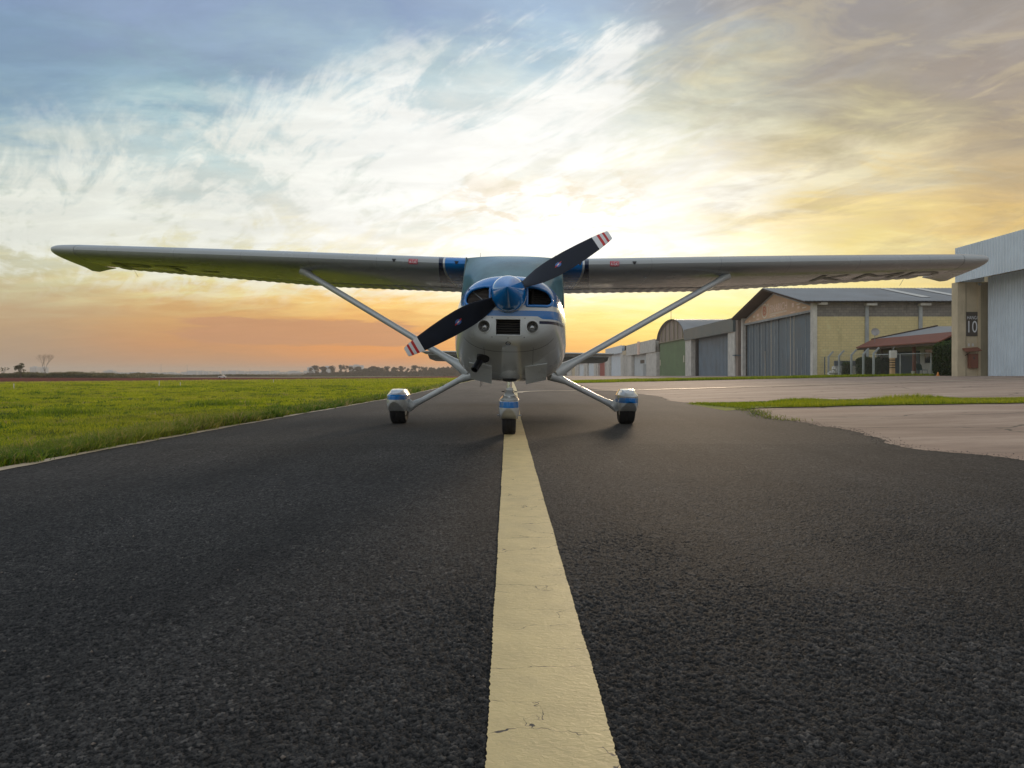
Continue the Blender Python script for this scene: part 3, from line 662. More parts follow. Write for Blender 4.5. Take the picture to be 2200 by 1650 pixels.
# untidy clumps hanging over the pavement edge
cP = []; cH = []; cW = []; cR = []
for k in range(420):
    yy_ = 3.6 + 20 * RNG.random() ** 1.5; xx_ = float(np.interp(yy_, YE, XE)) - abs(RNG.normal(0.06, 0.20)) - .02; n_ = 34; tone = RNG.choice([0.08, 0.25, 0.42, 0.85], p=[.3, .3, .2, .2])
    cP.append(np.stack([xx_ + RNG.normal(0, .035, n_), yy_ + RNG.normal(0, .045, n_)], 1)); cH.append(RNG.uniform(.04, .105, n_)); cW.append(np.full(n_, .0055 + .0005 * yy_)); cR.append(np.clip(RNG.normal(tone, .12, n_), 0, 1))
for k in range(900):
    yy_ = 4.5 + 26 * RNG.random() ** 1.4; xx_ = -RNG.uniform(3.4, 0.78 * yy_ + 1) if 0.78 * yy_ + 1 > 3.4 else -3.6
    if xx_ > float(np.interp(yy_, YE, XE)) - .15: continue
    n_ = 26; tone = RNG.choice([0.05, 0.3, 0.6, 0.95], p=[.42, .33, .08, .17]); s_ = RNG.uniform(.03, .10)
    cP.append(np.stack([xx_ + RNG.normal(0, s_, n_), yy_ + RNG.normal(0, s_ * 1.2, n_)], 1)); cH.append(RNG.uniform(.045, .095, n_)); cW.append(np.full(n_, .0055 + .0006 * yy_)); cR.append(np.clip(RNG.normal(tone, .10, n_), 0, 1))
blades('edge_tufts', np.concatenate(cP), np.concatenate(cH), np.concatenate(cW), M['edgegrass'], np.concatenate(cR), 1.25)
# dry seed heads in front of the red soil
k = 30000; xx = -RNG.uniform(8, 95, k); red = np.interp(-xx, [6, 9.6, 20, 31, 60, 120], [82, 77, 62, 46.5, 34, 30])
yy = red - 0.5 - RNG.exponential(5.5, k); ok = (-xx < 0.78 * yy) & (yy > 15)
P = np.stack([xx[ok], yy[ok]], 1)
blades('dry_grass', P, RNG.uniform(0.05, 0.13, len(P)), np.full(len(P), 0.022), M['drygrass'], RNG.random(len(P)), 0.3)
# strips on the right
def strip_blades(name, x0, x1, ya, yb, dens, hh, ww, tall=0.0, slim=0):
    n_ = int((x1 - x0) * 3.4 * dens); Px = RNG.uniform(x0, x1, n_)
    a = np.array([ya(v) for v in Px]); b_ = np.array([yb(v) for v in Px]); tt = RNG.random(n_)
    P = np.stack([Px, a + (b_ - a) * tt], 1)
    k = (P[:, 0] > np.interp(P[:, 1], YR, XR) + 0.0); P = P[k]; tt = tt[k]
    c = pnoise(P, 1.5, 5)
    kp = (pnoise(P, 3.5, 8) + 0.9 + 0.5 * RNG.normal(size=len(P))) > 0; P = P[kp]; tt = tt[kp]; c = c[kp]
    h = hh * (0.5 + 0.8 * RNG.random(len(P))) * (1 + 0.40 * np.clip(c, -1, 1.6)) + tall * np.exp(-(1 - tt) * 4) * np.clip(c, 0, 1)
    blades(name, P, h, ww * (0.7 + 0.6 * RNG.random(len(P))), M['grass'], np.clip(0.30 + 0.2 * RNG.normal(size=len(P)) + 0.12 * c, 0, 0.93), 0.4, 0.012)
strip_blades('strip_grass', 3.4, 14, s1a, s1b, 1300, 0.040, 0.009, 0.13)
strip_blades('verge_grass', 3.4, 23, s2a, s2b, 420, 0.09, 0.03)
k = 5000; xx = RNG.uniform(8, 27, k); P = np.stack([xx, 43 + RNG.exponential(0.5, k)], 1)
blades('verge_tall_grass', P, RNG.uniform(0.06, 0.20, k), np.full(k, 0.03), M['grass'], RNG.uniform(0, 0.6, k), 0.4)

def gravel(name, P, sz, m):
    r = np.random.default_rng(77); base = np.array([(1, 0, 0), (-1, 0, 0), (0, 1, 0), (0, -1, 0), (0, 0, .8), (0, 0, -.5)]); fc = [(0, 2, 4), (2, 1, 4), (1, 3, 4), (3, 0, 4), (2, 0, 5), (1, 2, 5), (3, 1, 5), (0, 3, 5)]
    V = []; F = []; RN = []
    for (x_, y_), s_ in zip(P, sz):
        a = r.uniform(0, 6.28); ca, sa = math.cos(a), math.sin(a); q = base * s_ * r.uniform(.6, 1.2, (6, 1)); i0 = len(V); zz = gz(x_, y_) + 0.010 + s_ * .3
        V += [(x_ + v[0] * ca - v[1] * sa, y_ + v[0] * sa + v[1] * ca, zz + v[2]) for v in q]; F += [tuple(i0 + k for k in f) for f in fc]; RN += [r.random()] * 6
    o = fast_mesh(name, np.array(V), np.array(F), m, attrs={'rnd': RN}); o['kind'] = 'stuff'
M['gravel'] = mat('gravel_stone', (0.15, 0.125, 0.105), 0.9, var=0.5, vscale=30)
ygr = RNG.uniform(4, 15, 1600); xgr = np.array([right_edge(v) for v in ygr]) + RNG.normal(0.02, 0.07, 1600)
gravel('loose_gravel', np.stack([xgr, ygr], 1), RNG.uniform(.002, .007, 1600), M['gravel'])
k = 260; yq = RNG.uniform(1.0, 7, k); xq = RNG.uniform(-.75, .75, k) * yq; ok = (np.abs(xq - 0.06) > .13) & (xq > -3.1) & (xq < 3.2)
gravel('loose_stones', np.stack([xq[ok], yq[ok]], 1), RNG.uniform(.002, .006, ok.sum()), M['gravel'])
k = 900; yq = RNG.uniform(9.5, 14.5, k); xq = np.array([right_edge(v) for v in yq]) + RNG.normal(.05, .10, k)
blades('edge_weeds', np.stack([xq, yq], 1), RNG.uniform(.02, .06, k), np.full(k, .008), M['edgegrass'], RNG.random(k), .8)

# ================================================================== AEROPLANE
TH = R(1.13); PH = R(0.8)
air = thing('airplane', 'white and blue high wing propeller plane facing the camera on the yellow line', 'airplane', (-0.05, 6.5, 0))
air.rotation_euler = (0, PH, -TH)
def sect(s, hw, zt, zb, zm, nt=2.5, nb=2.5, N=64, x0=0.0):
    r = []
    for k in range(N):
        a = 2 * math.pi * k / N; ca, sa = math.cos(a), math.sin(a); nn = nt if sa >= 0 else nb
        px = hw * math.copysign(abs(ca) ** (2 / nn), ca)
        h = (zt - zm) if sa >= 0 else (zm - zb)
        r.append(Vector((x0 + px, s, zm + h * math.copysign(abs(sa) ** (2 / nn), sa))))
    return r
ST = [(0.075, .225, 1.385, 1.00, 1.20, 2.4, 2.6), (0.085, .30, 1.42, .955, 1.18, 2.4, 2.6), (0.11, .365, 1.450, .915, 1.17, 2.5, 2.6), (0.15, .40, 1.472, .885, 1.16, 2.5, 2.6), (0.21, .427, 1.492, .858, 1.15, 2.5, 2.6),
      (0.32, .455, 1.512, .825, 1.13, 2.6, 2.6), (0.48, .487, 1.532, .765, 1.10, 2.6, 2.6), (0.66, .517, 1.552, .685, 1.06, 2.6, 2.7), (0.85, .543, 1.572, .605, 1.03, 2.6, 2.8), (1.02, .560, 1.588, .560, 1.0, 2.6, 2.9), (1.2, .572, 1.60, .545, 1.0, 2.6, 3.0)]
mb = MB(); mb.loft([sect(*s_) for s_ in ST])
cowl = mb.build('cowling', [M['livery'], M['black']], air, smooth=50)
# openings cut into the cowling
INL = [(.162, 1.385), (.21, 1.388), (.27, 1.378), (.33, 1.358), (.366, 1.328), (.386, 1.290), (.388, 1.255), (.370, 1.228), (.34, 1.219), (.162, 1.219)]
def cutter(polys):
    cb = MB()
    for pl, y0, y1 in polys: cb.prism([(a, y0, b_) for a, b_ in pl], (0, y1 - y0, 0))
    return cb.build('cut', [M['black'], M['black']], air)
circ = lambda cx_, cz_, r_, N=28: [(cx_ + r_ * math.cos(2 * math.pi * k / N), cz_ + r_ * math.sin(2 * math.pi * k / N)) for k in range(N)]
cuts = [(INL, -0.1, 0.42), ([(-a, b_) for a, b_ in reversed(INL)], -0.1, 0.42), ([(-.108, .962), (.108, .962), (.108, 1.098), (-.108, 1.098)], -0.1, 0.30),
        (circ(.213, 1.035, .052), -0.1, 0.17), (circ(-.213, 1.035, .052), -0.1, 0.17)]
cu = cutter(cuts); cu.data.materials.clear(); cu.data.materials.append(M['black'])
bo = cowl.modifiers.new('b', 'BOOLEAN'); bo.operation = 'DIFFERENCE'; bo.object = cu; bo.solver = 'EXACT'
try: bo.material_mode = 'TRANSFER'
except Exception: pass
bpy.context.view_layer.update()
me = bpy.data.meshes.new_from_object(cowl.evaluated_get(bpy.context.evaluated_depsgraph_get()))
cowl.modifiers.clear(); cowl.data = me; bpy.data.objects.remove(cu)
me.polygons.foreach_set('use_smooth', [True] * len(me.polygons)); me.set_sharp_from_angle(angle=R(50))
# where does the front skin lie?  y of the cowling surface at (x, z)
from mathutils.bvhtree import BVHTree
bv = BVHTree.FromPolygons([tuple(v) for v in MB().loft([sect(*s_) for s_ in ST]).v], MB().loft([sect(*s_) for s_ in ST]).f)
def skin(px, pz):
    h = bv.ray_cast(Vector((px, -1, pz)), Vector((0, 1, 0)))
    return h[0].y if h[0] is not None else 0.2
# rounded lips round the inlets and intake
def lip(name, poly, r_, m, sgn=1):
    P = [Vector((a, skin(a, b_) + 0.001, b_)) for a, b_ in poly]; mb = MB(); N = len(P); rings = []
    for i in range(N):
        d = (P[(i + 1) % N] - P[i - 1]).normalized(); e1 = Vector((0, 1, 0)); e1 = (e1 - d * e1.dot(d)).normalized(); e2 = d.cross(e1)
        rings.append([P[i] + (e1 * math.cos(q) + e2 * math.sin(q)) * r_ for q in [2 * math.pi * k / 8 for k in range(8)]])
    mb.loft(rings + [rings[0]], False, False); return mb.build(name, m, cowl, smooth=180)
def dense(poly, step=0.02):
    r = []
    for i in range(len(poly)):
        a, b_ = Vector(poly[i]), Vector(poly[(i + 1) % len(poly)]); k = max(1, int((b_ - a).length / step))
        r += [tuple(a + (b_ - a) * j / k) for j in range(k)]
    return r
lip('inlet_lip', dense(INL), 0.013, M['blue']); lip('inlet_lip', dense([(-a, b_) for a, b_ in INL]), 0.013, M['blue'])
# oil cooler and cylinder baffles behind the inlets
mb = MB()
for k in range(13):
    zz = 1.232 + k * 0.0118; mb.box(-.372, -.168, .20, .23, zz, zz + 0.004)
mb.build('cooler_fins', M['fins'], cowl)
mb = MB(); mb.tube([(-.345, .17, 1.365), (-.22, .17, 1.262)], 0.006, 8); mb.build('cooler_brace', M['metal'], cowl, smooth=40)
mb = MB()
for k in range(8):
    zz = 1.235 + k * 0.018; mb.box(.225, .372, .30, .33, zz, zz + 0.010)
mb.box(.205, .225, .26, .33, 1.22, 1.39)
mb.build('cylinder_baffle', mat('baffle', (0.03, 0.025, 0.022), 0.6), cowl)
mb = MB()
for k in range(6):
    zz = 0.968 + k * 0.0225; mb.obox((0, 0.13, zz + 0.008), (0.214, 0.03, 0.0035), Matrix.Rotation(R(25), 3, 'X'))
mb.build('intake_grille', mat('grille', (0.10, 0.095, 0.09), 0.45, metal=0.5), cowl)
mb = MB(); N_ = 30
for (a, b_) in [((-.165, 0.935), (.165, 1.122))]:
    pass
# light plate frame: thin raised panel round the intake
pl = [(-.112, .958), (.112, .958), (.112, 1.102), (-.112, 1.102)]
lip('intake_lip', dense(pl), 0.006, M['white'])
for sx in (-1, 1):
    yl = skin(sx * .213, 1.035)
    lip('lamp_rim', circ(sx * .213, 1.035, .056, 36), 0.007, M['white'])
    mb = MB(); mb.lathe([(0.165, 0.05), (0.14, 0.0515), (yl - 0.005, 0.0515), (yl - 0.005, 0.049), (0.13, 0.036), (0.15, 0.0)], (sx * .213, 0, 1.035), (0, 1, 0), 32, False)
    lt = mb.build('landing_light', M['lampring'], cowl, smooth=40)
    mb = MB(); mb.lathe([(0.118, 0.0), (0.120, 0.018), (0.127, 0.031), (0.137, 0.040)], (sx * .213, 0, 1.030), (0, 1, 0), 28, False)
    mb.build('lamp_lens', M['lens'], cowl, smooth=60)
for a, b_ in [(-.143, 1.112), (.147, 1.110), (-.143, .942), (.143, .942), (0, .935)]:
    mb = MB(); yl = skin(a, b_); mb.lathe([(yl - 0.003, 0.0045), (yl + 0.01, 0.0045)], (a, 0, b_), (0, 1, 0), 10); mb.build('fastener', M['black'], cowl)
yl = skin(0, .889); mb = MB()
ring = lambda ra, rb, yo: [Vector((ra * math.cos(q), skin(ra * math.cos(q), .889 + rb * math.sin(q)) + yo, .889 + rb * math.sin(q))) for q in [2 * math.pi * k / 28 for k in range(28)]]
mb.loft([ring(.024, .0145, .004), ring(.024, .0145, -.003), ring(.017, .009, -.003), ring(.017, .009, .004)], False, False); mb.build('nose_badge', M['navy'], cowl)
mb = MB(); mb.box(-.011, .011, yl - 0.004, yl + 0.01, .886, .8915); mb.build('badge_bar', M['navy'], cowl)
# nose gear housing bump and dark leg opening
mb = MB(); rg = []
for k, (s_, hw, zt, zb) in enumerate([(0.74, .05, .76, .655), (0.79, .085, .74, .610), (0.86, .112, .72, .572), (0.94, .122, .70, .552), (1.04, .122, .70, .540), (1.19, .10, .70, .535)]): rg.append(sect(s_, hw, zt, zb, (zt + zb) / 2, 2.4, 2.4, 32))
mb.loft(rg); mb.build('nose_leg_housing', M['livery'], cowl, smooth=60)
mb = MB(); mb.lathe([(0.0, 0.072), (0.05, 0.072)], (0, 0.945, 0.5515), (0, -0.22, 1), 28); mb.build('leg_opening', M['black'], cowl)
# cowl flaps
for x0, x1, s0 in [(-.385, -.165, 0), (.150, .365, 1)]:
    mb = MB(); s_ = 1 if x0 > 0 else -1; xi, xo = (x0, x1) if s_ > 0 else (x1, x0)
    P = [Vector((xi, .655, .684)), Vector((xo, .635, .716)), Vector((xo, .88, .560)), Vector((xi + s_ * .012, .90, .513))]
    mb.prism(P, (0, 0.014, 0.010)); mb.build('cowl_flap', M['white'], cowl)
# exhaust
mb = MB(); mb.lathe([(-.003, .060), (.03, .060)], (-.243, .50, .755), (0.0, .62, .78), 24); mb.build('exhaust_opening', M['black'], cowl)
mb = MB(); d = Vector((-.072, -.12, -.125)).normalized(); p0 = Vector((-.235, .60, .80))
mb.lathe([(0, .034), (.225, .034), (.228, .030), (.10, .029)], p0, d, 24, False); mb.build('exhaust_pipe', M['pipe'], cowl, smooth=40)
for a in (-.30, -.285):
    mb = MB(); mb.tube([(a, 1.1, .54), (a - .004, 1.11, .475 if a < -.29 else .49)], .0025, 6); mb.build('drain_tube', M['black'], cowl)

# spinner + propeller
prop = MB(); AX = Vector((0.0, -1, 0.07)).normalized(); HUB = Vector((0, 0.02, 1.318))
prop.lathe([(-.05, .150), (0, .157), (.03, .156), (.07, .148), (.12, .131), (.18, .104), (.24, .072), (.29, .041), (.325, .017), (.34, .0)], HUB, AX, 48, False)
pr = prop.build('propeller', mat('spinner_paint', BLUE, 0.07, coat=1.0, var=0.02), air, smooth=60)
mb = MB(); mb.lathe([(-.052, .158), (-.046, .1585)], HUB, AX, 48); mb.build('spinner_backplate', M['metal'], pr, smooth=40)
def blade(ang):
    u = Vector((math.cos(ang), 0, math.sin(ang))); u = (u - AX * u.dot(AX)).normalized(); nn = AX.cross(u).normalized() * -1
    if nn.z < 0 and ang < 1.6 and ang > 0: nn = -nn
    return u, nn
BW = [(.115, .030, .030, .046, 62), (.16, .036, .036, .040, 55), (.22, .050, .052, .030, 48), (.31, .068, .074, .022, 40), (.40, .076, .084, .018, 34), (.48, .078, .088, .015, 30), (.60, .077, .086, .012, 26), (.74, .070, .077, .010, 22), (.88, .060, .063, .008, 18), (.97, .049, .050, .007, 16), (1.018, .041, .039, .006, 15), (1.028, .034, .031, .005, 15)]
for kk, ang in enumerate((R(31.0), R(31.0) + math.pi)):
    u = Vector((math.cos(ang), 0, math.sin(ang))); u = (u - AX * u.dot(AX)).normalized(); nn = u.cross(AX).normalized()
    if kk == 0 and nn.z < 0: nn = -nn
    if kk == 1 and nn.z > 0: nn = -nn
    def bpt(r_, q, side, off=0.0):   # q in -1..1 across chord, side +1 front (towards camera)
        rs = [b_[0] for b_ in BW]; wp = 1.10 * np.interp(r_, rs, [b_[1] for b_ in BW]); wm = 1.10 * np.interp(r_, rs, [b_[2] for b_ in BW]); th = np.interp(r_, rs, [b_[3] for b_ in BW]); be = R(np.interp(r_, rs, [b_[4] for b_ in BW]))
        w_ = wp if q > 0 else wm; cc = q * w_
        t_ = th * (max(1 - q * q, 0) ** 0.6) / 2 * (1.25 if side > 0 else 0.75)
        # in-plane chord is what the picture shows, so depth follows from the pitch angle
        return HUB + u * r_ + nn * cc + AX * (-(cc) * math.tan(be) * 0.8 * (1 if kk == 0 else 1)) + AX * (side * (t_ + off) + 0.02)
    mb = MB(); rings = []
    for b_ in BW:
        qs = [math.cos(math.pi * k / 10) for k in range(11)]
        rings.append([bpt(b_[0], q, 1) for q in qs] + [bpt(b_[0], q, -1) for q in reversed(qs[1:-1])])
    mb.loft(rings); bl = mb.build('blade', M['blade'], pr, smooth=45)
    # painted tip bands and emblem follow the front face
    def patch(name, r0, r1, m, off, q0=-0.97, q1=0.97):
        mb = MB(); nr, nq = 6, 10; V_ = []
        for side in (1,):
            for i in range(nr + 1):
                for j in range(nq + 1): V_.append(bpt(r0 + (r1 - r0) * i / nr, q0 + (q1 - q0) * j / nq, side, off))
        mb.add(V_, [(i * (nq + 1) + j, i * (nq + 1) + j + 1, (i + 1) * (nq + 1) + j + 1, (i + 1) * (nq + 1) + j) for i in range(nr) for j in range(nq)])
        return mb.build(name, m, bl, smooth=60)
    patch('tip_paint', .880, 1.0275, M['tipw'], 0.0012, -0.995, 0.995)
    patch('red_band', .925, .949, M['red'], 0.002, -0.99, 0.99); patch('red_band', .975, .995, M['red'], 0.002, -0.99, 0.99)
    def disc(name, r0, ru, rq, m, off, tilt=0):
        mb = MB(); wq = 0.09; V_ = [bpt(r0, 0.02, 1, off)]
        for k in range(24):
            a = 2 * math.pi * k / 24; du, dq = ru * math.cos(a), rq * math.sin(a); ct, st_ = math.cos(tilt), math.sin(tilt)
            V_.append(bpt(r0 + du * ct - dq * st_, (du * st_ + dq * ct) / wq, 1, off))
        mb.add(V_, [(0, k + 1, (k + 1) % 24 + 1) for k in range(24)]); return mb.build(name, m, bl)
    disc('emblem_oval', .503, .028, .021, mat('emblem_blue', (0.05, 0.14, 0.38), 0.5), 0.0015)
    disc('emblem_band', .503, .042, .0055, M['red'], 0.0022, 0.30)
    disc('emblem_text', .503, .014, .0045, M['tipw'], 0.0028, 0.30)
    # blade root boot (dark opening in the spinner)
    mb = MB(); mb.lathe([(.095, .046), (.150, .050), (.158, .036)], HUB + AX * 0.02, u, 20); mb.build('blade_root', M['black'], pr, smooth=40)

# fuselage
FS = [(1.203, .572, 1.60, .545, 1.0, 2.6, 3.0), (1.5, .578, 1.60, .535, 1.0, 3.0, 3.0), (2.10, .580, 1.60, .53, 1.0, 4.0, 3.0), (2.12, .562, 1.96, .53, 1.1, 8.0, 3.0), (2.8, .565, 1.975, .53, 1.1, 8.0, 3.0), (3.6, .555, 1.96, .545, 1.1, 6, 3.0),
      (4.2, .50, 1.84, .58, 1.1, 4, 3), (4.9, .40, 1.58, .64, 1.1, 3, 3), (5.8, .29, 1.40, .72, 1.05, 2.6, 2.6), (6.8, .18, 1.27, .80, 1.02, 2.4, 2.4), (7.6, .11, 1.18, .86, 1.0, 2.2, 2.2), (8.3, .05, 1.10, .92, 1.0, 2, 2)]
mb = MB(); mb.loft([sect(*s_, N=64) for s_ in FS]); fus = mb.build('fuselage', M['livery'], air, smooth=40)
# windshield
mb = MB(); na, nt_ = 24, 12; V_ = []
for i in range(nt_ + 1):
    t = i / nt_
    for j in range(na + 1):
        a = -1 + 2 * j / na
        xb = 0.555 * a; zb_ = 1.0 + 0.60 * (1 - abs(xb / 0.572) ** 2.6) ** (1 / 2.6) + 0.004
        zb_ = max(zb_, 1.34)
        s0 = 1.24 + 0.50 * abs(a) ** 3; s1 = 2.10 + 0.05 * abs(a) ** 4
        X_ = xb * (1 - t) + (0.535 * a) * t; bul = 0.05 * math.sin(math.pi * t)
        V_.append((X_ * (1 + 0.02 * math.sin(math.pi * t)), s0 + (s1 - s0) * t - bul, zb_ + (1.972 - 0.02 * a * a - zb_) * t + 0.5 * bul))
mb.add(V_, [(i * (na + 1) + j, i * (na + 1) + j + 1, (i + 1) * (na + 1) + j + 1, (i + 1) * (na + 1) + j) for i in range(nt_) for j in range(na)])
ws = mb.build('windshield', M['glass'], air, smooth=180)
for sx in (-1, 1):
    mb = MB(); P = [(sx * .572, 1.72, 1.36), (sx * .586, 2.15, 1.37), (sx * .588, 2.95, 1.37), (sx * .572, 2.95, 1.84), (sx * .560, 2.16, 1.88), (sx * .553, 2.10, 1.88)]
    mb.prism(P, (-sx * 0.02, 0, 0)); mb.build('side_window', M['sglass'], air)
    mb = MB(); mb.tube([(sx * .562, 1.70, 1.35), (sx * .562, 1.93, 1.62), (sx * .548, 2.13, 1.95)], [.012, .012, .012], 8); mb.build('windshield_frame', M['sglass'], air, smooth=40)

# wings -----------------------------------------------------------
def yt(c, th): return 5 * th * (0.2969 * math.sqrt(c) - 0.1260 * c - 0.3516 * c ** 2 + 0.2843 * c ** 3 - 0.1036 * c ** 4)
def yc(c): return (0.025 / 0.16 * (0.8 * c - c * c)) if c < 0.4 else (0.025 / 0.36 * (0.2 + 0.8 * c - c * c))
def wparm(ax):
    if ax <= 2.6: ch, le = 1.63, 2.15
    else:
        t = (ax - 2.6) / 2.7; ch = 1.63 - 0.71 * t; le = 2.15 + 0.04 * t
    zl = 1.883 + 0.0265 * (ax - 0.5); inc = R(5.4) + R(0.3) * max(0, (ax - 2.6) / 2.7)
    return ch, le, zl, inc
def wpt(xx, tau, off=0.0, thk=None):
    """tau in -1..1: chordwise c = tau^2, negative = lower skin"""
    ch, le, zl, inc = wparm(abs(xx)); thk = 0.145 + 0.045 * max(0, min(1, (abs(xx) - 2.6) / 2.6)); c = min(tau * tau, 1.0); s_ = 1 if tau >= 0 else -1
    zz = (yc(c) + s_ * (yt(c, thk) if c < 0.999 else 0.0005)) * ch + s_ * off; yy = c * ch - (off if c < 0.01 else 0)
    return Vector((xx, le + yy * math.cos(inc) + zz * math.sin(inc) * 0.0, zl - yy * math.sin(inc) + zz * math.cos(inc)))
for sx, side in ((-1, 'left'), (1, 'right')):
    mb = MB(); XS = [.50, .75, .80, .86, 1.0, 1.3, 1.7, 2.1, 2.6, 3.2, 3.8, 4.4, 4.8, 5.2]
    TC = math.sqrt(0.74); taus = [TC * math.sin(math.pi / 2 * (k / 16)) for k in range(-16, 17)]
    mb.loft([[wpt(sx * xx, t_) for t_ in taus] for xx in XS], True, True, True)
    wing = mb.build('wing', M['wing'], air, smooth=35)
    # flap (ribbed) and aileron
    for nm, xa, xb, drop in (('flap', .60, 2.55, 0.004), ('aileron', 2.62, 5.05, 0.0)):
        mb = MB(); Nn = int((xb - xa) / 0.02); rings = []
        for k in range(Nn + 1):
            xx = xa + (xb - xa) * k / Nn; rip = 0.006 * (1 if (k // 3) % 2 == 0 else 0)
            ch, le, zl, inc = wparm(xx); up = []; lo = []
            for c in (0.752, 0.80, 0.86, 0.93, 1.0):
                amp = rip * (0.3 if c < 0.77 else 1)
                pu = wpt(sx * xx, math.sqrt(c)); pl_ = wpt(sx * xx, -math.sqrt(c))
                pu.z += -drop - 0.004 + amp * 0.6; pl_.z += -drop - amp
                if c >= 0.999: pu.z = pl_.z + 0.004
                up.append(pu); lo.append(pl_)
            rings.append(up + lo[::-1])
        mb.loft(rings); mb.build(nm, M['wskin_shaded'], wing, smooth=30)
    # wing tip: rounded, drooping towards the trailing edge
    mb = MB(); rings = []
    for xx, f, dr in ((5.205, 1.0, 0), (5.30, 1.0, .2), (5.39, .99, .45), (5.45, .94, .7), (5.485, .80, .9), (5.50, .50, 1.0)):
        rg = []; ch, le, zl, inc = wparm(xx)
        for k in range(-20, 21):
            t_ = math.sin(math.pi / 2 * k / 20); c = t_ * t_; c2 = c * 1.03
            p_ = wpt(sx * xx, math.copysign(math.sqrt(min(c, 1)), t_) if t_ else 0)
            mid_ = wpt(sx * xx, math.sqrt(c)) * 0.5 + wpt(sx * xx, -math.sqrt(c)) * 0.5
            p_.z = mid_.z + (p_.z - mid_.z) * f; p_.y = le + (p_.y - le) * (1 + .12 * min(dr * 1.6, 1))
            cen = le + ch * 0.35; p_.y = cen + (p_.y - cen) * (1 - 0.25 * (1 - f))
            p_.z -= 0.055 * c ** 1.5 * min(dr * 1.6, 1)
            rg.append(p_)
        rings.append(rg)
    mb.loft(rings); mb.build('wing_tip', M['wskin_shaded'], wing, smooth=40)
    mb = MB(); mb.tube([wpt(sx * 5.0, -1.0) + Vector((0, 0, 0)), wpt(sx * 5.0, -1.0) + Vector((0.0, .10, -.075))], .0025, 6); mb.build('static_wick', M['metal'], wing)
    # vents on the leading edge
    for vx in ((1.395, .665) if sx < 0 else (1.40, .77)):
        mb = MB(); V_ = []
        for i in range(7):
            for j in range(5):
                a = -1 + 2 * i / 6; b_ = j / 4; hw_ = 0.024 * (1 - 0.65 * b_ ** 1.6)
                V_.append(wpt(sx * vx + a * hw_, 0.075 - 0.085 * b_, 0.0035))
        mb.add(V_, [(i * 5 + j, i * 5 + j + 1, i * 5 + j + 6, i * 5 + j + 5) for i in range(6) for j in range(4)]); mb.build('air_vent', M['black'], wing)
    # fuel sticker
    cxs = sx * 1.171
    def le_patch(x0, x1, t0, t1, off, nx=8, ny=6):
        mb = MB(); V_ = [wpt(x0 + (x1 - x0) * i / nx, t0 + (t1 - t0) * j / ny, off) for i in range(nx + 1) for j in range(ny + 1)]
        return mb.add(V_, [(i * (ny + 1) + j, i * (ny + 1) + j + 1, (i + 1) * (ny + 1) + j + 1, (i + 1) * (ny + 1) + j) for i in range(nx) for j in range(ny)])
    stk = le_patch(cxs - .052, cxs + .052, -.068, .095, .003).build('fuel_sticker', mat('sticker_red', (0.50, 0.02, 0.05), 0.4), wing)
    vv, ff, _ = text_geo('AVGAS'); mb = MB(); mb.add([wpt(cxs - .044 + .088 * a, -.035 + .105 * b_, .0065) for a, b_ in vv], ff); mb.build('sticker_text', M['tipw'], wing, fix=False)
    # small white drain cap
    if sx > 0:
        p_ = wpt(1.58, -math.sqrt(.22)); mb = MB(); mb.box(p_.x - .006, p_.x + .006, p_.y - .05, p_.y + .05, p_.z - .012, p_.z - .001); mb.build('fuel_drain', M['tipw'], wing)
    # registration letters under the wing
    for ch_, x0, x1, c0, c1 in ([('P', -4.93, -4.50, .30, .66), ('T', -4.42, -4.02, .30, .66), ('-', -3.93, -3.72, .47, .52)] if sx < 0 else [('K', 3.72, 4.14, .30, .66), ('M', 4.22, 4.68, .30, .66), ('D', 4.76, 5.14, .30, .66)]):
        vv, ff, _ = text_geo(ch_)
        bm = bmesh.new(); bvs = [bm.verts.new((a, b_, 0)) for a, b_ in vv]
        for f_ in ff:
            try: bm.faces.new([bvs[i] for i in f_])
            except Exception: pass
        bmesh.ops.triangulate(bm, faces=bm.faces); bmesh.ops.subdivide_edges(bm, edges=bm.edges, cuts=2, use_grid_fill=True)
        bm.verts.index_update(); mb = MB()
        mb.add([wpt(x0 + (x1 - x0) * v.co.x, -math.sqrt(c1 + (c0 - c1) * v.co.y), .006) for v in bm.verts], [tuple(v.index for v in f_.verts) for f_ in bm.faces]); bm.free()
        mb.build('registration_letter', M['letter'], wing, fix=False)
    # strut
    top = wpt(sx * 2.56, -math.sqrt(.20)); bot = Vector((sx * .555, 2.42, .655)); dv = (top - bot)
    mb = MB(); mb.tube([bot - dv * .02, bot + dv * .03, bot + dv * .08, bot + dv * .14, bot + dv * .93, bot + dv * .975, bot + dv * 1.0], [.085, .070, .050, .038, .036, .046, .058], 20, True, 1.9, (0.4, 0, 1)); mb.build('wing_strut', M['white'], air, smooth=60)
    # main gear
    wx = sx * 1.387; lift = wx * math.tan(PH)
    mb = MB(); mb.tube([(sx * .44, 2.32, .60), (sx * .56, 2.36, .565), (sx * .64, 2.39, .527), (sx * 1.10, 2.60, .290 + lift * .8), (sx * 1.19, 2.64, .250 + lift * .9), (sx * 1.27, 2.66, .212 + lift), (sx * 1.30, 2.66, .17 + lift)], [.060, .052, .034, .034, .042, .062, .050], 18, True, 1.25); leg = mb.build('gear_leg', M['white'], air, smooth=60)
    mb = MB(); mb.box(sx * .83 - .016, sx * .83 + .016, 2.45, 2.54, .468 + lift * .6, .475 + lift * .6); mb.box(sx * .83 - .005, sx * .83 + .005, 2.48, 2.51, .44 + lift * .6, .470 + lift * .6); mb.build('foot_step', M['black'], leg)

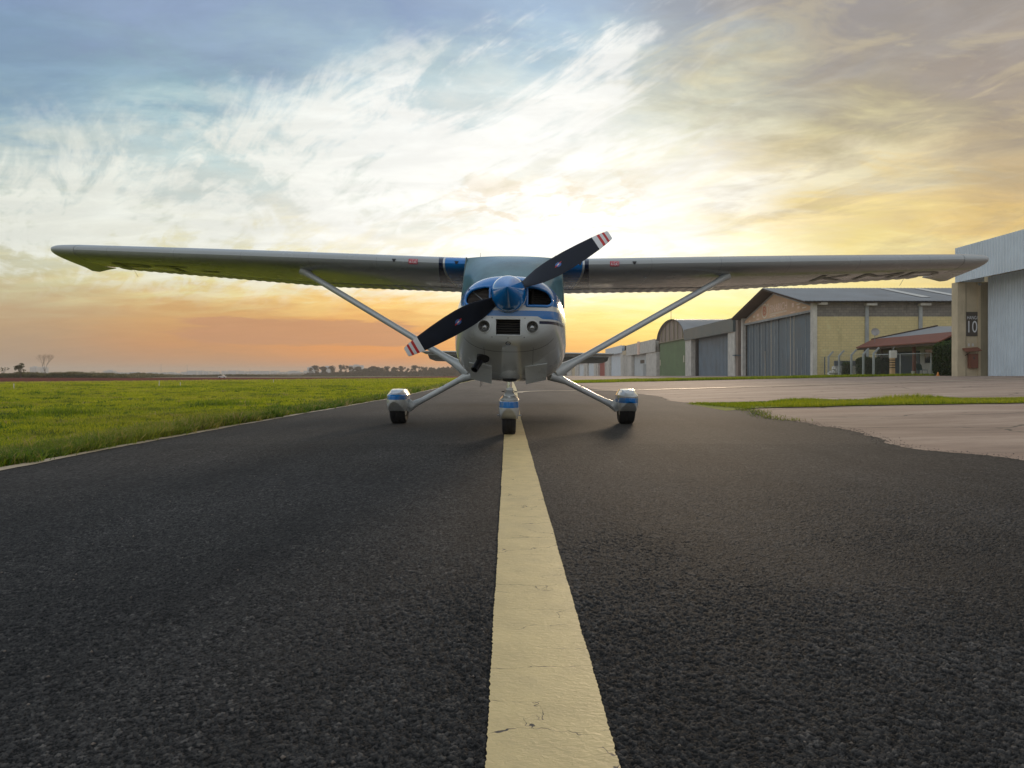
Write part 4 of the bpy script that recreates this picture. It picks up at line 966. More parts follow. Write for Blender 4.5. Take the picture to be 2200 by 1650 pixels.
def tyre(name_parent, wx, s, r_, w_, lift):
    mb = MB(); hw = w_ / 2; prof = [(-hw * .8, r_ * .55), (-hw, r_ * .72), (-hw, r_ * .84), (-hw * .86, r_ * .95), (-hw * .5, r_ * .993), (-hw * .3, r_), (-hw * .27, r_ * .985), (-hw * .23, r_ * .985), (-hw * .2, r_), (hw * .2, r_), (hw * .23, r_ * .985), (hw * .27, r_ * .985), (hw * .3, r_), (hw * .5, r_ * .993), (hw * .86, r_ * .95), (hw, r_ * .84), (hw, r_ * .72), (hw * .8, r_ * .55)]
    mb.lathe(prof, (wx, s, r_ + lift), (1, 0, 0), 40); w = mb.build('wheel', M['rubber'], name_parent, smooth=50)
    mb = MB(); mb.lathe([(-hw * .86, r_ * .5), (-hw * .70, r_ * .56), (hw * .70, r_ * .56), (hw * .86, r_ * .5)], (wx, s, r_ + lift), (1, 0, 0), 24); mb.build('rim', M['metal'], w, smooth=40)
def pant(wx, s, hw, zlo, zhi, ridge, lift, L0=-.40, L1=.62):
    # faceted fairing: rows are (station, half width, bottom z, chine z, stripe z, shoulder z, top z, top half width)
    rows = [(L0, .012, .285, .290, .300, .345, .352, .006), (L0 + .03, hw * .50, .262, .275, .300, .350, .368, hw * .22), (L0 + .10, hw * .86, .215, .255, .300, .355, .392, hw * .42), (L0 + .20, hw, zlo, .235, .300, .358, zhi - .012, hw * .60), (L0 + .34, hw * 1.02, zlo - .008, .23, .300, .358, zhi, hw * .66),
            (.12, hw, zlo, .23, .300, .355, zhi - .006, hw * .62), (.36, hw * .72, zlo + .03, .25, .300, .345, zhi - .04, hw * .45), (L1, .012, .29, .295, .300, .325, .33, .006)]
    mb = MB(); rings = []
    for st, w_, zb, zch, zs, zsh, zt, tw in rows:
        bw = w_ * .82
        rings.append([Vector((wx + a, s + st, b_ + lift)) for a, b_ in ((0, zb - 0.0), (bw, zb), (w_, zch), (w_, zs), (w_ * .98, zsh), (tw, zt - .004), (0, zt), (-tw, zt - .004), (-w_ * .98, zsh), (-w_, zs), (-w_, zch), (-bw, zb))])
    mb.loft(rings); o = mb.build('wheel_fairing', M['pant'], air, smooth=22)
    bv_ = o.modifiers.new('bevel', 'BEVEL'); bv_.width = 0.006; bv_.segments = 2; bv_.limit_method = 'ANGLE'; bv_.angle_limit = R(22)
    return o
for sx in (-1, 1):
    wx = sx * 1.387; lift = wx * math.tan(PH); p_ = pant(wx, 2.62, .118, .165, .432, 0, lift)
    tyre(air, wx, 2.62, .215, .185, lift)
    mb = MB(); mb.tube([(wx - sx * .10, 2.60, .27 + lift), (wx - sx * .15, 2.63, .22 + lift)], [.05, .06], 14); mb.build('axle_cover', M['white'], air, smooth=50)
pn = pant(0, .97, .100, .172, .405, 0, 0, -.36, .50); tyre(air, 0, .99, .195, .135, 0)
mb = MB(); mb.loft([sect(s_, a, b_, .392, .40, 3, 3, 20) for s_, a, b_ in ((.76, .02, .400), (.80, .050, .420), (.90, .056, .436), (1.02, .056, .436), (1.16, .045, .42), (1.3, .02, .40))]); mb.build('fairing_cap', M['white'], air, smooth=40)
mb = MB(); mb.lathe([(.40, .046), (.425, .046), (.427, .038), (.440, .036), (.442, .046), (.449, .046), (.451, .037), (.474, .035), (.476, .024), (.545, .024), (.547, .036), (.560, .038), (.562, .052), (.60, .054), (.70, .054)], (0, .955, 0), (0, 0, 1), 28)
nl = mb.build('nose_leg', M['white'], air, smooth=35)
mb = MB(); mb.lathe([(.475, .0250), (.546, .0250)], (0, .955, 0), (0, 0, 1), 28, False); mb.build('oleo_rod', M['chrome'], nl, smooth=60)
mb = MB(); mb.lathe([(.4435, .0480), (.4485, .0480)], (0, .955, 0), (0, 0, 1), 28); mb.build('collar_ring', M['black'], nl, smooth=60)
for a in (-.062, .062):
    mb = MB(); mb.box(a - .014, a + .014, .86, .95, .436, .443); mb.build('tow_lug', M['black'], nl)
mb = MB(); mb.tube([(-.122, .97, .200), (.122, .97, .200)], .008, 10); mb.build('axle_bolt', M['metal'], air, smooth=40)
# tail
for sx in (-1, 1):
    def tsec(xx, c0, c1, th, z0, drop):
        return [Vector((xx, c0 + (c1 - c0) * c, z0 - drop * c + s_ * th * (math.sin(math.pi * min(c * .9 + .06, 1)) ** .7))) for c, s_ in ((0, 1), (.08, 1), (.25, 1), (.55, 1), (1, .4), (1, -.4), (.55, -1), (.25, -1), (.08, -1), (0, -1))]
    mb = MB(); mb.loft([tsec(sx * .06, 7.25, 7.98, .036, 1.0, .04), tsec(sx * 1.74, 7.30, 7.98, .026, 1.0, .04), tsec(sx * 1.79, 7.38, 7.96, .012, 1.0, .04)]); stb = mb.build('stabilizer', M['white'], air, smooth=50)
    mb = MB(); mb.loft([tsec(sx * .12, 7.99, 8.50, .024, .955, .140), tsec(sx * 1.66, 7.99, 8.44, .020, .955, .120), tsec(sx * 1.76, 7.99, 8.27, .010, .955, .08)]); mb.build('elevator', M['white'], stb, smooth=50)
    mb = MB(); mb.box(sx * 1.78 - .015, sx * 1.78 + .018, 7.40, 7.98, .975, 1.008); mb.build('tip_cap', M['white'], stb)
    mb = MB(); mb.tube([(sx * 1.40, 8.4, .87), (sx * 1.40, 8.48, .79)], .003, 6); mb.build('static_wick', M['metal'], stb)
mb = MB(); mb.loft([[Vector((a * w_, y0 + (y1 - y0) * c, zz)) for c, a in ((0, 0), (.15, .8), (.5, 1), (1, .3), (1, -.3), (.5, -1), (.15, -.8))] for zz, y0, y1, w_ in ((1.05, 6.6, 8.05, .06), (1.4, 7.05, 8.12, .05), (2.45, 7.75, 8.32, .035))]); fin = mb.build('fin', M['blue'], air, smooth=50)
mb = MB(); mb.loft([[Vector((a * w_, y0 + (y1 - y0) * c, zz)) for c, a in ((0, 1), (1, .1), (1, -.1), (0, -1))] for zz, y0, y1, w_ in ((1.05, 8.07, 8.50, .03), (2.42, 8.33, 8.72, .02))]); mb.build('rudder', M['blue'], fin, smooth=50)
for ax_, h in ((-.43, .13), (.50, .11)):
    mb = MB(); mb.tube([(ax_, 2.75, 1.99), (ax_ + .004, 2.80, 1.99 + h)], [.004, .002], 6); mb.build('antenna', M['black'], air)
mb = MB(); mb.tube([(-.60, 2.3, 1.12), (-.625, 2.28, 1.18)], .006, 6); mb.build('door_handle', M['black'], air)
mb = MB(); mb.tube([(.592, 2.2, 1.07), (.612, 2.18, 1.14)], .008, 6); mb.build('door_handle', M['black'], air)
# ================================================================== BUILDINGS
def brickmat(name, c1, c2, mort, sc=1.0, bw=0.5, rh=0.25, axis='XZ', dirt=0.4):
    m = bpy.data.materials.new(name); m.use_nodes = True; n = NT(m.node_tree); b = n.n['Principled BSDF']
    oc = n.new('ShaderNodeTexCoord').outputs['Object']; x, y, z = n.sep(oc)
    v = n.comb(x if axis == 'XZ' else y, z, 0)
    br = n.new('ShaderNodeTexBrick'); n.l.new(v, br.inputs['Vector'])
    for k, q in (('Color1', c1), ('Color2', c2), ('Mortar', mort)): br.inputs[k].default_value = (*q, 1)
    br.inputs['Scale'].default_value = sc; br.inputs['Mortar Size'].default_value = 0.012; br.inputs['Brick Width'].default_value = bw; br.inputs['Row Height'].default_value = rh
    st = n.noise(n.vmul(oc, (1.2, 1.2, 0.35)), 0.9, 7, 0.7); sp = n.noise(oc, 2.2, 5, 0.6)
    c = n.mix(n.ss(st, 0.48, 0.75, 0, dirt), br.outputs['Color'], tuple(q * 0.45 for q in c1))
    c = n.mix(n.ss(sp, 0.55, 0.8, 0, 0.35), c, tuple(min(q * 1.5, 0.8) for q in c2))
    n.l.new(c, b.inputs['Base Color']); b.inputs['Roughness'].default_value = 0.9
    bp = n.new('ShaderNodeBump'); bp.inputs['Strength'].default_value = 0.4; bp.inputs['Distance'].default_value = 0.02
    n.l.new(br.outputs['Fac'], bp.inputs['Height']); bp.invert = True; n.l.new(bp.outputs[0], b.inputs['Normal'])
    return m
B = {}
B['ybrick'] = brickmat('yellow_block', (0.64, 0.53, 0.27), (0.70, 0.58, 0.30), (0.52, 0.44, 0.25), 1.0, 0.40, 0.20)
B['gbrick'] = brickmat('grey_block', (0.20, 0.185, 0.165), (0.26, 0.24, 0.21), (0.14, 0.13, 0.12), 1.0, 0.40, 0.20, dirt=0.7)
B['gablebrick'] = brickmat('gable_block', (0.30, 0.25, 0.20), (0.36, 0.30, 0.24), (0.12, 0.10, 0.09), 1.0, 0.40, 0.20, 'YZ')
B['conc'] = mat('concrete_post', (0.36, 0.38, 0.38), 0.85, var=0.2, vscale=2, dirt=0.5)
B['concw'] = mat('pale_concrete', (0.56, 0.54, 0.49), 0.85, var=0.18, vscale=1.5, dirt=0.5)
B['beige'] = mat('beige_plaster', (0.56, 0.47, 0.32), 0.9, var=0.14, vscale=1.2, dirt=0.45)
B['olive'] = mat('olive_plaster', (0.30, 0.27, 0.19), 0.9, var=0.14, vscale=1.0, dirt=0.4)
B['wsheet'] = mat('white_steel_sheet', (0.60, 0.68, 0.74), 0.45, var=0.08, vscale=0.8, dirt=0.25)
B['wsheet2'] = mat('dull_white_sheet', (0.50, 0.54, 0.55), 0.55, var=0.10, vscale=0.6, dirt=0.35)
B['gsheet'] = mat('grey_steel_sheet', (0.20, 0.225, 0.25), 0.45, metal=0.2, var=0.18, vscale=0.7, dirt=0.3)
B['roof'] = mat('grey_roof_sheet', (0.23, 0.245, 0.26), 0.5, metal=0.2, var=0.2, vscale=0.5, dirt=0.4)
B['sky'] = mat('roof_skylight', (0.55, 0.57, 0.56), 0.4)
B['slate'] = mat('slate_sheet', (0.10, 0.14, 0.17), 0.55, var=0.2, vscale=0.5, dirt=0.3)
B['bdoor'] = mat('blue_grey_sheet', (0.13, 0.18, 0.225), 0.5, var=0.22, vscale=0.6, dirt=0.4)
B['fascia'] = mat('fascia_sheet', (0.075, 0.11, 0.12), 0.5, var=0.12, vscale=0.6, dirt=0.2)
B['green'] = mat('green_sheet', (0.13, 0.20, 0.10), 0.6, var=0.2, vscale=0.5, dirt=0.4)
B['brown'] = mat('brown_grey_sheet', (0.25, 0.20, 0.17), 0.6, var=0.15, vscale=0.6, dirt=0.3)
B['reddoor'] = mat('red_sheet', (0.33, 0.06, 0.05), 0.55, var=0.15, vscale=0.6)
B['tan'] = mat('faded_orange_panel', (0.60, 0.40, 0.25), 0.7, var=0.14, vscale=0.6, dirt=0.2)
B['dark'] = mat('dark_interior', (0.02, 0.02, 0.022), 0.9)
B['wood'] = mat('dark_timber', (0.07, 0.045, 0.03), 0.8, var=0.3, vscale=4)
B['redroof'] = mat('red_roof_tile', (0.19, 0.065, 0.04), 0.8, var=0.2, vscale=2, dirt=0.3)
B['rust'] = mat('rust_red_metal', (0.20, 0.075, 0.045), 0.6, var=0.15, vscale=3)
B['sign'] = mat('sign_brown', (0.075, 0.062, 0.05), 0.7)
B['wpaint'] = mat('white_wall_paint', (0.62, 0.60, 0.56), 0.85, var=0.08)
B['winglass'] = mat('window_glass', (0.015, 0.03, 0.03), 0.1, coat=0.5)
B['signred'] = mat('faded_red', (0.52, 0.15, 0.09), 0.7); B['signpink'] = mat('faded_pink', (0.80, 0.60, 0.50), 0.7); B['signpale'] = mat('faded_cream', (0.72, 0.64, 0.52), 0.7)
B['plastic'] = mat('green_plastic', (0.02, 0.10, 0.09), 0.4); B['orange'] = mat('orange_plastic', (0.65, 0.25, 0.05), 0.5)
B['mesh'] = mat('galvanised_wire', (0.25, 0.26, 0.27), 0.5, metal=0.6)
B['stripe'] = mat('tan_post_paint', (0.55, 0.36, 0.20), 0.8); B['dish'] = mat('dish_grey', (0.32, 0.31, 0.30), 0.6, var=0.1)
def bx(name, m, par, x0, x1, y0, y1, z0, z1):
    mb = MB(); mb.box(x0, x1, y0, y1, z0, z1); return mb.build(name, m, par)
def ribbed_x(name, m, par, x, y0, y1, z0, z1, pitch=0.25, dep=0.04, thick=0.04, ztop=None):
    """vertical ribbed sheet in the plane x = const facing -x, running along y"""
    n_ = max(1, int(round((y1 - y0) / pitch))); p = (y1 - y0) / n_; pr = []
    for k in range(n_):
        a = y0 + k * p; pr += [(a, 0), (a + p * .35, 0), (a + p * .5, -dep), (a + p * .85, -dep)]
    pr.append((y1, 0)); mb = MB()
    zt = (lambda yy: z1) if ztop is None else ztop
    fr = [(x + d_, a) for a, d_ in pr]; N = len(fr)
    vs = [(a, b_, z0) for a, b_ in fr] + [(a, b_, zt(b_)) for a, b_ in fr] + [(x + thick, y0, z0), (x + thick, y1, z0), (x + thick, y0, zt(y0)), (x + thick, y1, zt(y1))]
    fs = [(i, i + 1, N + i + 1, N + i) for i in range(N - 1)] + [(2 * N, 2 * N + 1, 2 * N + 3, 2 * N + 2)]
    mb.add(vs, fs); return mb.build(name, m, par)
def ribbed_roof(name, m, par, A, Bv, Cv, Dv, pitch=0.35, dep=0.045):
    """sheet A-B along the eave, D-C along the ridge, ribs running from eave to ridge"""
    A, Bv, Cv, Dv = map(Vector, (A, Bv, Cv, Dv)); L = (Bv - A).length; n_ = int(L / pitch) * 2; nn = (Bv - A).cross(Dv - A).normalized()
    if nn.z < 0: nn = -nn
    mb = MB(); vs = []
    for k in range(n_ + 1):
        t = k / n_; o = nn * (dep if k % 2 else 0); vs += [A.lerp(Bv, t) + o, Dv.lerp(Cv, t) + o]
    mb.add(vs, [(2 * k, 2 * k + 2, 2 * k + 3, 2 * k + 1) for k in range(n_)])
    mb.add([A - nn * .04, Bv - nn * .04, Cv - nn * .04, Dv - nn * .04], [(0, 1, 2, 3)]); return mb.build(name, m, par)

GB = lambda x_, y_: gz(x_, y_) - 0.05
# ---- hangar 10 (nearest, cut by the frame)
h = thing('hangar', 'white corrugated hangar with the number 10 sign at the right edge', 'hangar', (23, 30, gz(23, 30)))
def root_local(h):
    return h
def wbox(*a): return bx(*a)
# children are modelled in world coordinates; the empty's offset is taken out once per thing
def settle(h):
    for c in h.children: c.matrix_parent_inverse = Matrix.Translation(-Vector(h.location)) if h.rotation_euler.z == 0 else h.matrix_basis.inverted()
Z0 = GB(23, 36)
ribbed_x('fascia', B['wsheet'], h, 22.0, 20.0, 36.95, 5.08, 6.78, 0.20, 0.035)
bx('fascia_return', B['wsheet'], h, 22.05, 23.3, 36.75, 36.93, 5.10, 6.76)
ribbed_x('door', B['wsheet'], h, 23.32, 20.0, 36.45, Z0, 5.3, 0.20, 0.045)
bx('roof', B['roof'], h, 22.2, 46, 20, 36.9, 6.60, 6.70)
bx('wall', B['beige'], h, 23.6, 46, 36.50, 37.3, Z0, 6.55)
pil = bx('pillar', B['beige'], h, 22.02, 22.42, 36.80, 37.30, Z0, 5.09)
bx('recess', B['beige'], h, 22.42, 23.02, 36.845, 37.30, Z0, 5.09)
bx('pillar', B['beige'], h, 23.02, 23.16, 36.80, 37.30, Z0, 5.09)
bx('pillar', B['olive'], h, 23.16, 23.59, 36.803, 37.29, Z0, 5.085)
sg = bx('number_sign', B['sign'], h, 22.425, 23.015, 36.812, 36.843, 2.42, 3.62)
for body, x0, x1, z0, z1 in (('HANGAR', 22.50, 23.17, 3.25, 3.42), ('10', 22.55, 22.995, 2.60, 3.18)):
    vv, ff, _ = text_geo(body); mb = MB(); mb.add([(x0 + (x1 - x0) * a, 36.806, z0 + (z1 - z0) * b_) for a, b_ in vv], ff); mb.build('sign_text', M['tipw'], sg, fix=False)
for a in (22.55, 22.75): bx('wall_plate', B['wpaint'], h, a, a + .09, 36.83, 36.843, 1.92, 2.06)
mb = MB(); mb.lathe([(0, .06), (.10, .07), (.12, .05)], (23.05, 36.76, 5.0), (0, -1, -.4), 12); mb.build('floodlight', B['conc'], h)
mb = MB(); mb.tube([(22.44, 36.825, Z0), (22.44, 36.825, 5.05)], .018, 6); mb.build('drain_pipe', B['olive'], h)
settle(h)
t = thing('meter_box', 'rust red metal meter box under a small awning on the hangar pillar', 'meter box', (22.7, 36.9, 0.85))
bx('box', B['rust'], t, 22.53, 22.92, 36.60, 36.843, .84, 1.54); bx('box_door', B['rust'], t, 22.56, 22.84, 36.585, 36.598, .88, 1.50)
bx('window', B['sign'], t, 22.66, 22.74, 36.574, 36.584, 1.28, 1.40)
mb = MB(); mb.prism([(22.24, 36.79, 1.78), (23.0, 36.79, 1.84), (22.98, 36.42, 1.68), (22.22, 36.42, 1.62)], (0, 0, .04)); mb.build('awning', B['rust'], t)
mb = MB(); mb.tube([(22.38, 36.79, 1.45), (22.55, 36.68, 1.62)], .02, 6); mb.build('bracket', B['wood'], t); settle(t)
# ---- big brick hangar with the faded sign
h = thing('hangar', 'large yellow brick hangar with faded orange gable sign and dark sliding doors', 'hangar', (23, 57, gz(23, 57)))
Z0 = GB(23, 60)
bx('wall', B['ybrick'], h, 23.30, 46, 57.0, 57.3, Z0, 4.90)
bx('upper_wall', B['gbrick'], h, 23.30, 46, 57.003, 57.297, 4.90, 6.02)
for xx in (27.0, 31.1, 35.2, 39.3):
    bx('column', B['conc'], h, xx, xx + .26, 56.88, 57.0, Z0, 5.86); bx('corbel', B['concw'], h, xx - .05, xx + .75, 56.55, 56.998, 5.72, 5.90)
bx('corner_column', B['concw'], h, 22.98, 23.296, 56.85, 57.35, Z0, 6.0); bx('corner_column', B['concw'], h, 22.98, 23.3, 74.2, 74.7, Z0, 6.0)
bx('corbel', B['concw'], h, 23.3, 23.95, 56.5, 56.86, 5.78, 5.96)
# doors: tall narrow leaves, light leaking between them painted as pale strips
RD = random.Random(5); yy = 57.5
while yy < 74.1:
    w_ = RD.uniform(.78, .98); m_ = B['slate']; bx('door_panel', m_, h, 23.42 + RD.choice((0, .03)), 23.50, yy, min(yy + w_, 74.15), Z0, 5.34)
    bx('door_light_strip', B['conc'] if RD.random() < .75 else B['signpale'], h, 23.39, 23.418, yy - .02, yy + RD.choice((.02, .03, .05)), Z0, RD.choice((5.33, 5.33, 5.33, 2.6))); yy += w_
bx('door_header', B['conc'], h, 23.1, 23.3, 57.36, 74.19, 5.30, 5.42)
gab = [(57.5, 5.42), (74.1, 5.42), (74.1, 5.72), (65.8, 7.52), (57.5, 5.74)]
mb = MB(); mb.prism([(23.16, a, b_) for a, b_ in gab], (.05, 0, 0)); sg = mb.build('gable_sign', B['tan'], h)
mb = MB(); mb.prism([(23.35, 57.35, 5.35), (23.35, 74.2, 5.35), (23.35, 74.2, 6.0), (23.35, 65.8, 7.95), (23.35, 57.35, 6.0)], (.1, 0, 0)); mb.build('gable_wall', B['gablebrick'], h)
def ytext(body, y0, y1, z0, z1, m_, x_=23.152, slant=0.0):
    vv, ff, _ = text_geo(body); mb = MB(); mb.add([(x_, y0 - (y0 - y1) * a, z0 + (z1 - z0) * b_ + slant * a) for a, b_ in vv], ff); return mb.build('sign_text', m_, sg, fix=False)
ytext('FINARICH', 66.9, 62.7, 5.98, 6.62, B['signpink'])
mb = MB()   # ring emblem with the letter
for k in range(1):
    rg = [[Vector((23.150, 68.25 + math.cos(q) * r1_, 6.25 + math.sin(q) * r2_)) for q in [2 * math.pi * i / 28 for i in range(28)]] for r1_, r2_ in ((.80, .66), (.70, .56))]; mb.loft(rg, False, False)
mb.build('emblem_ring', B['signpale'], sg)
ytext('B', 68.62, 67.85, 5.86, 6.66, B['signred'], 23.148)
mb = MB(); mb.prism([(23.150, 67.6, 6.75), (23.150, 67.25, 6.95), (23.150, 67.2, 6.55)], (-.004, 0, 0)); mb.build('emblem_arrow', B['signpale'], sg)
for a, b_, c_, d_ in ((66.9, 62.8, 5.84, 5.88), (66.9, 62.8, 5.77, 5.80), (66.9, 65.4, 5.62, 5.68)): bx('sign_rule', B['signpale'], sg, 23.150, 23.158, b_, a, c_, d_)
for a, b_, c_, d_, m_ in ((61.6, 61.2, 6.0, 6.35, 'signpink'), (60.6, 59.8, 6.10, 6.20, 'signpale'), (59.4, 58.6, 5.72, 5.82, 'signpale'), (60.4, 60.0, 5.80, 5.98, 'signpink'), (61.9, 60.9, 5.56, 5.62, 'signpink'), (72.8, 72.3, 5.56, 5.66, 'signpale'), (71.5, 71.0, 5.85, 6.05, 'signpale'), (70.4, 69.9, 5.9, 6.15, 'signpink'), (70.5, 69.8, 5.58, 5.68, 'signpink')):
    bx('sponsor_mark', B[m_], sg, 23.150, 23.158, b_, a, c_, d_)
for a, b_ in (((57.4, 5.76), (65.8, 7.56)), ((74.15, 5.74), (65.8, 7.56)), ((57.4, 5.42), (74.15, 5.42))):
    mb = MB(); mb.tube([(23.12, *a), (23.12, *b_)], .05, 6); mb.build('sign_frame', B['conc'], h)
RX = 22.1
mb = MB(); mb.prism([(RX + .06, 56.4, 5.98), (RX + .06, 65.8, 8.0), (RX + .06, 75.2, 5.98), (RX + .06, 75.2, 5.90), (RX + .06, 65.8, 7.88), (RX + .06, 56.4, 5.88)], (1.25, 0, 0)); mb.build('roof_soffit', B['wood'], h)
rf = ribbed_roof('roof', B['roof'], h, (RX, 56.3, 6.02), (46, 56.3, 6.02), (46, 65.8, 8.06), (RX, 65.8, 8.06), 0.30)
ribbed_roof('roof', B['roof'], h, (RX, 75.3, 6.02), (46, 75.3, 6.02), (46, 65.8, 8.06), (RX, 65.8, 8.06), 0.30)
for xx in (32.1, 35.1):
    mb = MB(); mb.add([(xx, 58.4, 6.545), (xx + .75, 58.4, 6.545), (xx + .75, 65.2, 8.0), (xx, 65.2, 8.0)], [(0, 1, 2, 3)]); mb.build('skylight', B['sky'], rf)
bx('wall', B['gbrick'], h, 23.4, 46, 74.3, 74.6, Z0, 6.0); settle(h)
# ---- blue-grey door hangar with slate fascia
h = thing('hangar', 'low hangar with slate fascia band and blue grey ribbed doors', 'hangar', (23, 76, gz(23, 76)))
Z0 = GB(23, 90)
bx('fascia', B['fascia'], h, 22.6, 23.2, 76.2, 97.9, 4.80, 6.22); bx('roof', B['roof'], h, 23.2, 44, 76.4, 97.8, 6.10, 6.18)
ribbed_x('door', B['bdoor'], h, 23.5, 78.5, 93.6, Z0, 4.9, 0.55, 0.05)
bx('pillar', B['concw'], h, 22.75, 23.3, 76.1, 78.5, Z0, 4.797); bx('pillar', B['concw'], h, 22.75, 23.3, 94.6, 97.8, Z0, 4.797); bx('door_jamb', B['dark'], h, 23.3, 23.7, 93.6, 94.6, Z0, 4.78)
bx('wall', B['olive'], h, 23.72, 44, 76.5, 97.7, Z0, 6.08)
bx('side_pier', B['brown'], h, 22.85, 23.6, 75.35, 76.05, Z0, 6.15); bx('small_awning', B['slate'], h, 22.5, 23.2, 75.3, 76.0, 2.30, 2.42); settle(h)
# ---- arched green hangar
h = thing('hangar', 'arched roof hangar with faded green sliding doors', 'hangar', (23, 98, gz(23, 98)))
Z0 = GB(23, 108); arc = lambda yy, e=0: 5.45 + e + 2.75 * math.sqrt(max(0, 1 - ((yy - 107.7) / 9.45) ** 2)) ** 1.15
YA = np.linspace(98.3, 117.1, 25)
mb = MB(); rg = [[(x_, a, arc(a, e) + .0) for a in YA] for x_, e in ((22.7, .06), (46, .06))]
mb.loft(rg, False, False, False); mb.loft([[(x_, a, arc(a, -.06)) for a in YA] for x_ in (22.7, 46)], False, False, False); mb.build('roof', B['roof'], h)
mb = MB(); mb.prism([(23.1, 98.4, 5.2)] + [(23.1, a, arc(a, -.05)) for a in YA] + [(23.1, 117.0, 5.2)], (.2, 0, 0)); mb.build('gable_panel', B['brown'], h)
for yy in (100.5, 103.6, 106.0, 109.0, 112.0, 114.6): bx('gable_rib', B['olive'], h, 22.98, 23.09, yy, yy + .30, 5.25, arc(yy + .15, -.2))
ribbed_x('door', B['green'], h, 23.2, 98.8, 116.8, Z0, 5.2, 0.5, 0.04); bx('door_rail', B['olive'], h, 22.95, 23.1, 98.5, 117, 5.12, 5.25)
for yy, zz in ((116.0, 1.7), (100.0, 2.0)): bx('door_plate', B['signpale'], h, 23.10, 23.15, yy, yy + .35, zz, zz + .9)
bx('wall', B['olive'], h, 23.5, 46, 98.5, 117, Z0, 5.1)
mb = MB(); mb.tube([(23.0, 107.7, 8.1), (23.0, 107.7, 9.9)], .03, 6); mb.build('mast', B['wood'], h); settle(h)
# ---- white hangars further on
def whangar(label, y0, y1, zt, zf, door, doorm, fm, notch=0.0, side=None, sc=True):
    h = thing('hangar', label, 'hangar', (23, y0, gz(23, y0)), group=None); Z0 = GB(23, y1) - .05; L = y1 - y0
    ribbed_x('fascia', fm, h, 22.7, y0 + .1, y1 - .1, zf, zt, 0.9, 0.05, 0.5)
    bx('roof', B['roof'], h, 23.2, 42, y0 + .2, y1 - .2, zt - .2, zt - .1)
    bx('wall', B['concw'], h, 23.75, 42, y0 + .3, y1 - .3, Z0, zt - .22)
    a, b_ = y0 + door[0] * L, y0 + door[1] * L
    ribbed_x('door', doorm, h, 23.45, a, b_, Z0, zf + .1, 0.8, 0.05)
    bx('pillar', B['concw'], h, 22.85, 23.4, y0 + .15, a, Z0, zf - .003); bx('pillar', B['concw'], h, 22.85, 23.4, b_, y1 - .15, Z0, zf - .003)
    settle(h); return h
h = whangar('white hangar with ribbed fascia beside the arched green one', 117.8, 148, 5.95, 3.9, (.30, .82), B['wsheet2'], B['concw'])
inv = Matrix.Translation(-Vector(h.location))
for nm, m_, a in (('fascia_post', B['signpink'], (22.4, 22.68, 132, 133.3, 3.8, 6.1)), ('wicket_door', B['conc'], (23.36, 23.39, 130.0, 132.6, GB(23, 130), 2.1)), ('door_sign', B['sign'], (23.34, 23.38, 131.5, 135.5, 2.25, 2.85)), ('recess', B['dark'], (23.42, 23.5, 142.5, 147, GB(23, 145), 3.9))):
    o = bx(nm, m_, h, *a); o.matrix_parent_inverse = inv
whangar('narrow beige annex with small windows between two white hangars', 148.4, 153.0, 5.0, 4.2, (.4, .6), B['olive'], B['beige'])
whangar('smooth pale blue white hangar right of the red door one', 153.4, 181, 6.25, 4.7, (.12, .80), B['wsheet'], B['wsheet'])
whangar('hangar with dark red door', 182, 201, 5.0, 3.9, (.08, .85), B['reddoor'], B['redroof'])
whangar('pale hangar with ribbed door left of the red one', 202.5, 231, 4.7, 3.7, (.2, .85), B['wsheet'], B['wsheet2'])
whangar('pale blue door hangar far down the row', 233, 264, 4.7, 3.7, (.15, .8), B['wsheet'], B['concw'])
whangar('beige hangar near the far end of the row', 266, 296, 4.7, 3.7, (.15, .8), B['beige'], B['concw'])
whangar('last small white hangar at the far end of the row', 300, 330, 4.3, 3.4, (.15, .8), B['wsheet2'], B['wsheet2'])

# ---- house with the red awning roof
h = thing('house', 'low house with red tiled awning roof and grey upper roof behind the fence', 'house', (26, 48, gz(26, 48)))
Z0 = GB(26, 48)
mb = MB(); mb.prism([(24.75, 43.2, 2.36), (24.75, 53.6, 2.36), (26.0, 53.6, 2.96), (26.0, 43.2, 2.96)], (0, 0, .07)); mb.build('awning_roof', B['redroof'], h)
mb = MB(); mb.prism([(24.80, 43.25, 2.22), (24.80, 53.55, 2.22), (24.80, 53.55, 2.345), (24.80, 43.25, 2.345)], (.06, 0, 0)); mb.build('gutter_board', B['wood'], h)
mb = MB(); mb.prism([(24.87, 53.45, 2.25), (36, 53.45, 2.25), (36, 53.45, 2.40), (26.0, 53.45, 2.85), (24.87, 53.45, 2.35)], (0, .05, 0)); mb.build('gable_board', B['wood'], h)
mb = MB(); mb.add([(25.95, 53.7, 3.0), (25.95, 43.0, 3.0), (36, 43.0, 3.0), (36, 53.7, 3.0), (27.6, 48.3, 3.62), (36, 48.3, 3.62), (25.95, 53.7, 2.95), (25.95, 43.0, 2.95), (36, 43.0, 2.95), (36, 53.7, 2.95)], [(0, 1, 4), (1, 2, 5, 4), (3, 0, 4, 5), (6, 7, 1, 0), (7, 8, 2, 1), (9, 6, 0, 3), (6, 9, 8, 7)]); mb.build('roof', B['roof'], h)
mb = MB(); mb.tube([(25.93, 53.7, 3.02), (27.6, 48.3, 3.66)], .05, 6); mb.build('ridge_cap', B['wood'], h)
bx('wall', B['wpaint'], h, 27.0, 27.2, 43.5, 53.0, Z0, 2.9); bx('wall', B['wpaint'], h, 26.0, 34, 53.0, 53.2, Z0, 2.28); bx('wall', B['wpaint'], h, 27.2, 36, 43.5, 43.7, Z0, 2.9)
bx('soffit', B['wood'], h, 24.9, 27.0, 43.5, 53.4, 2.40, 2.44)
w = bx('window', B['winglass'], h, 26.94, 26.995, 45.2, 48.6, 1.25, 2.12)
mb = MB()
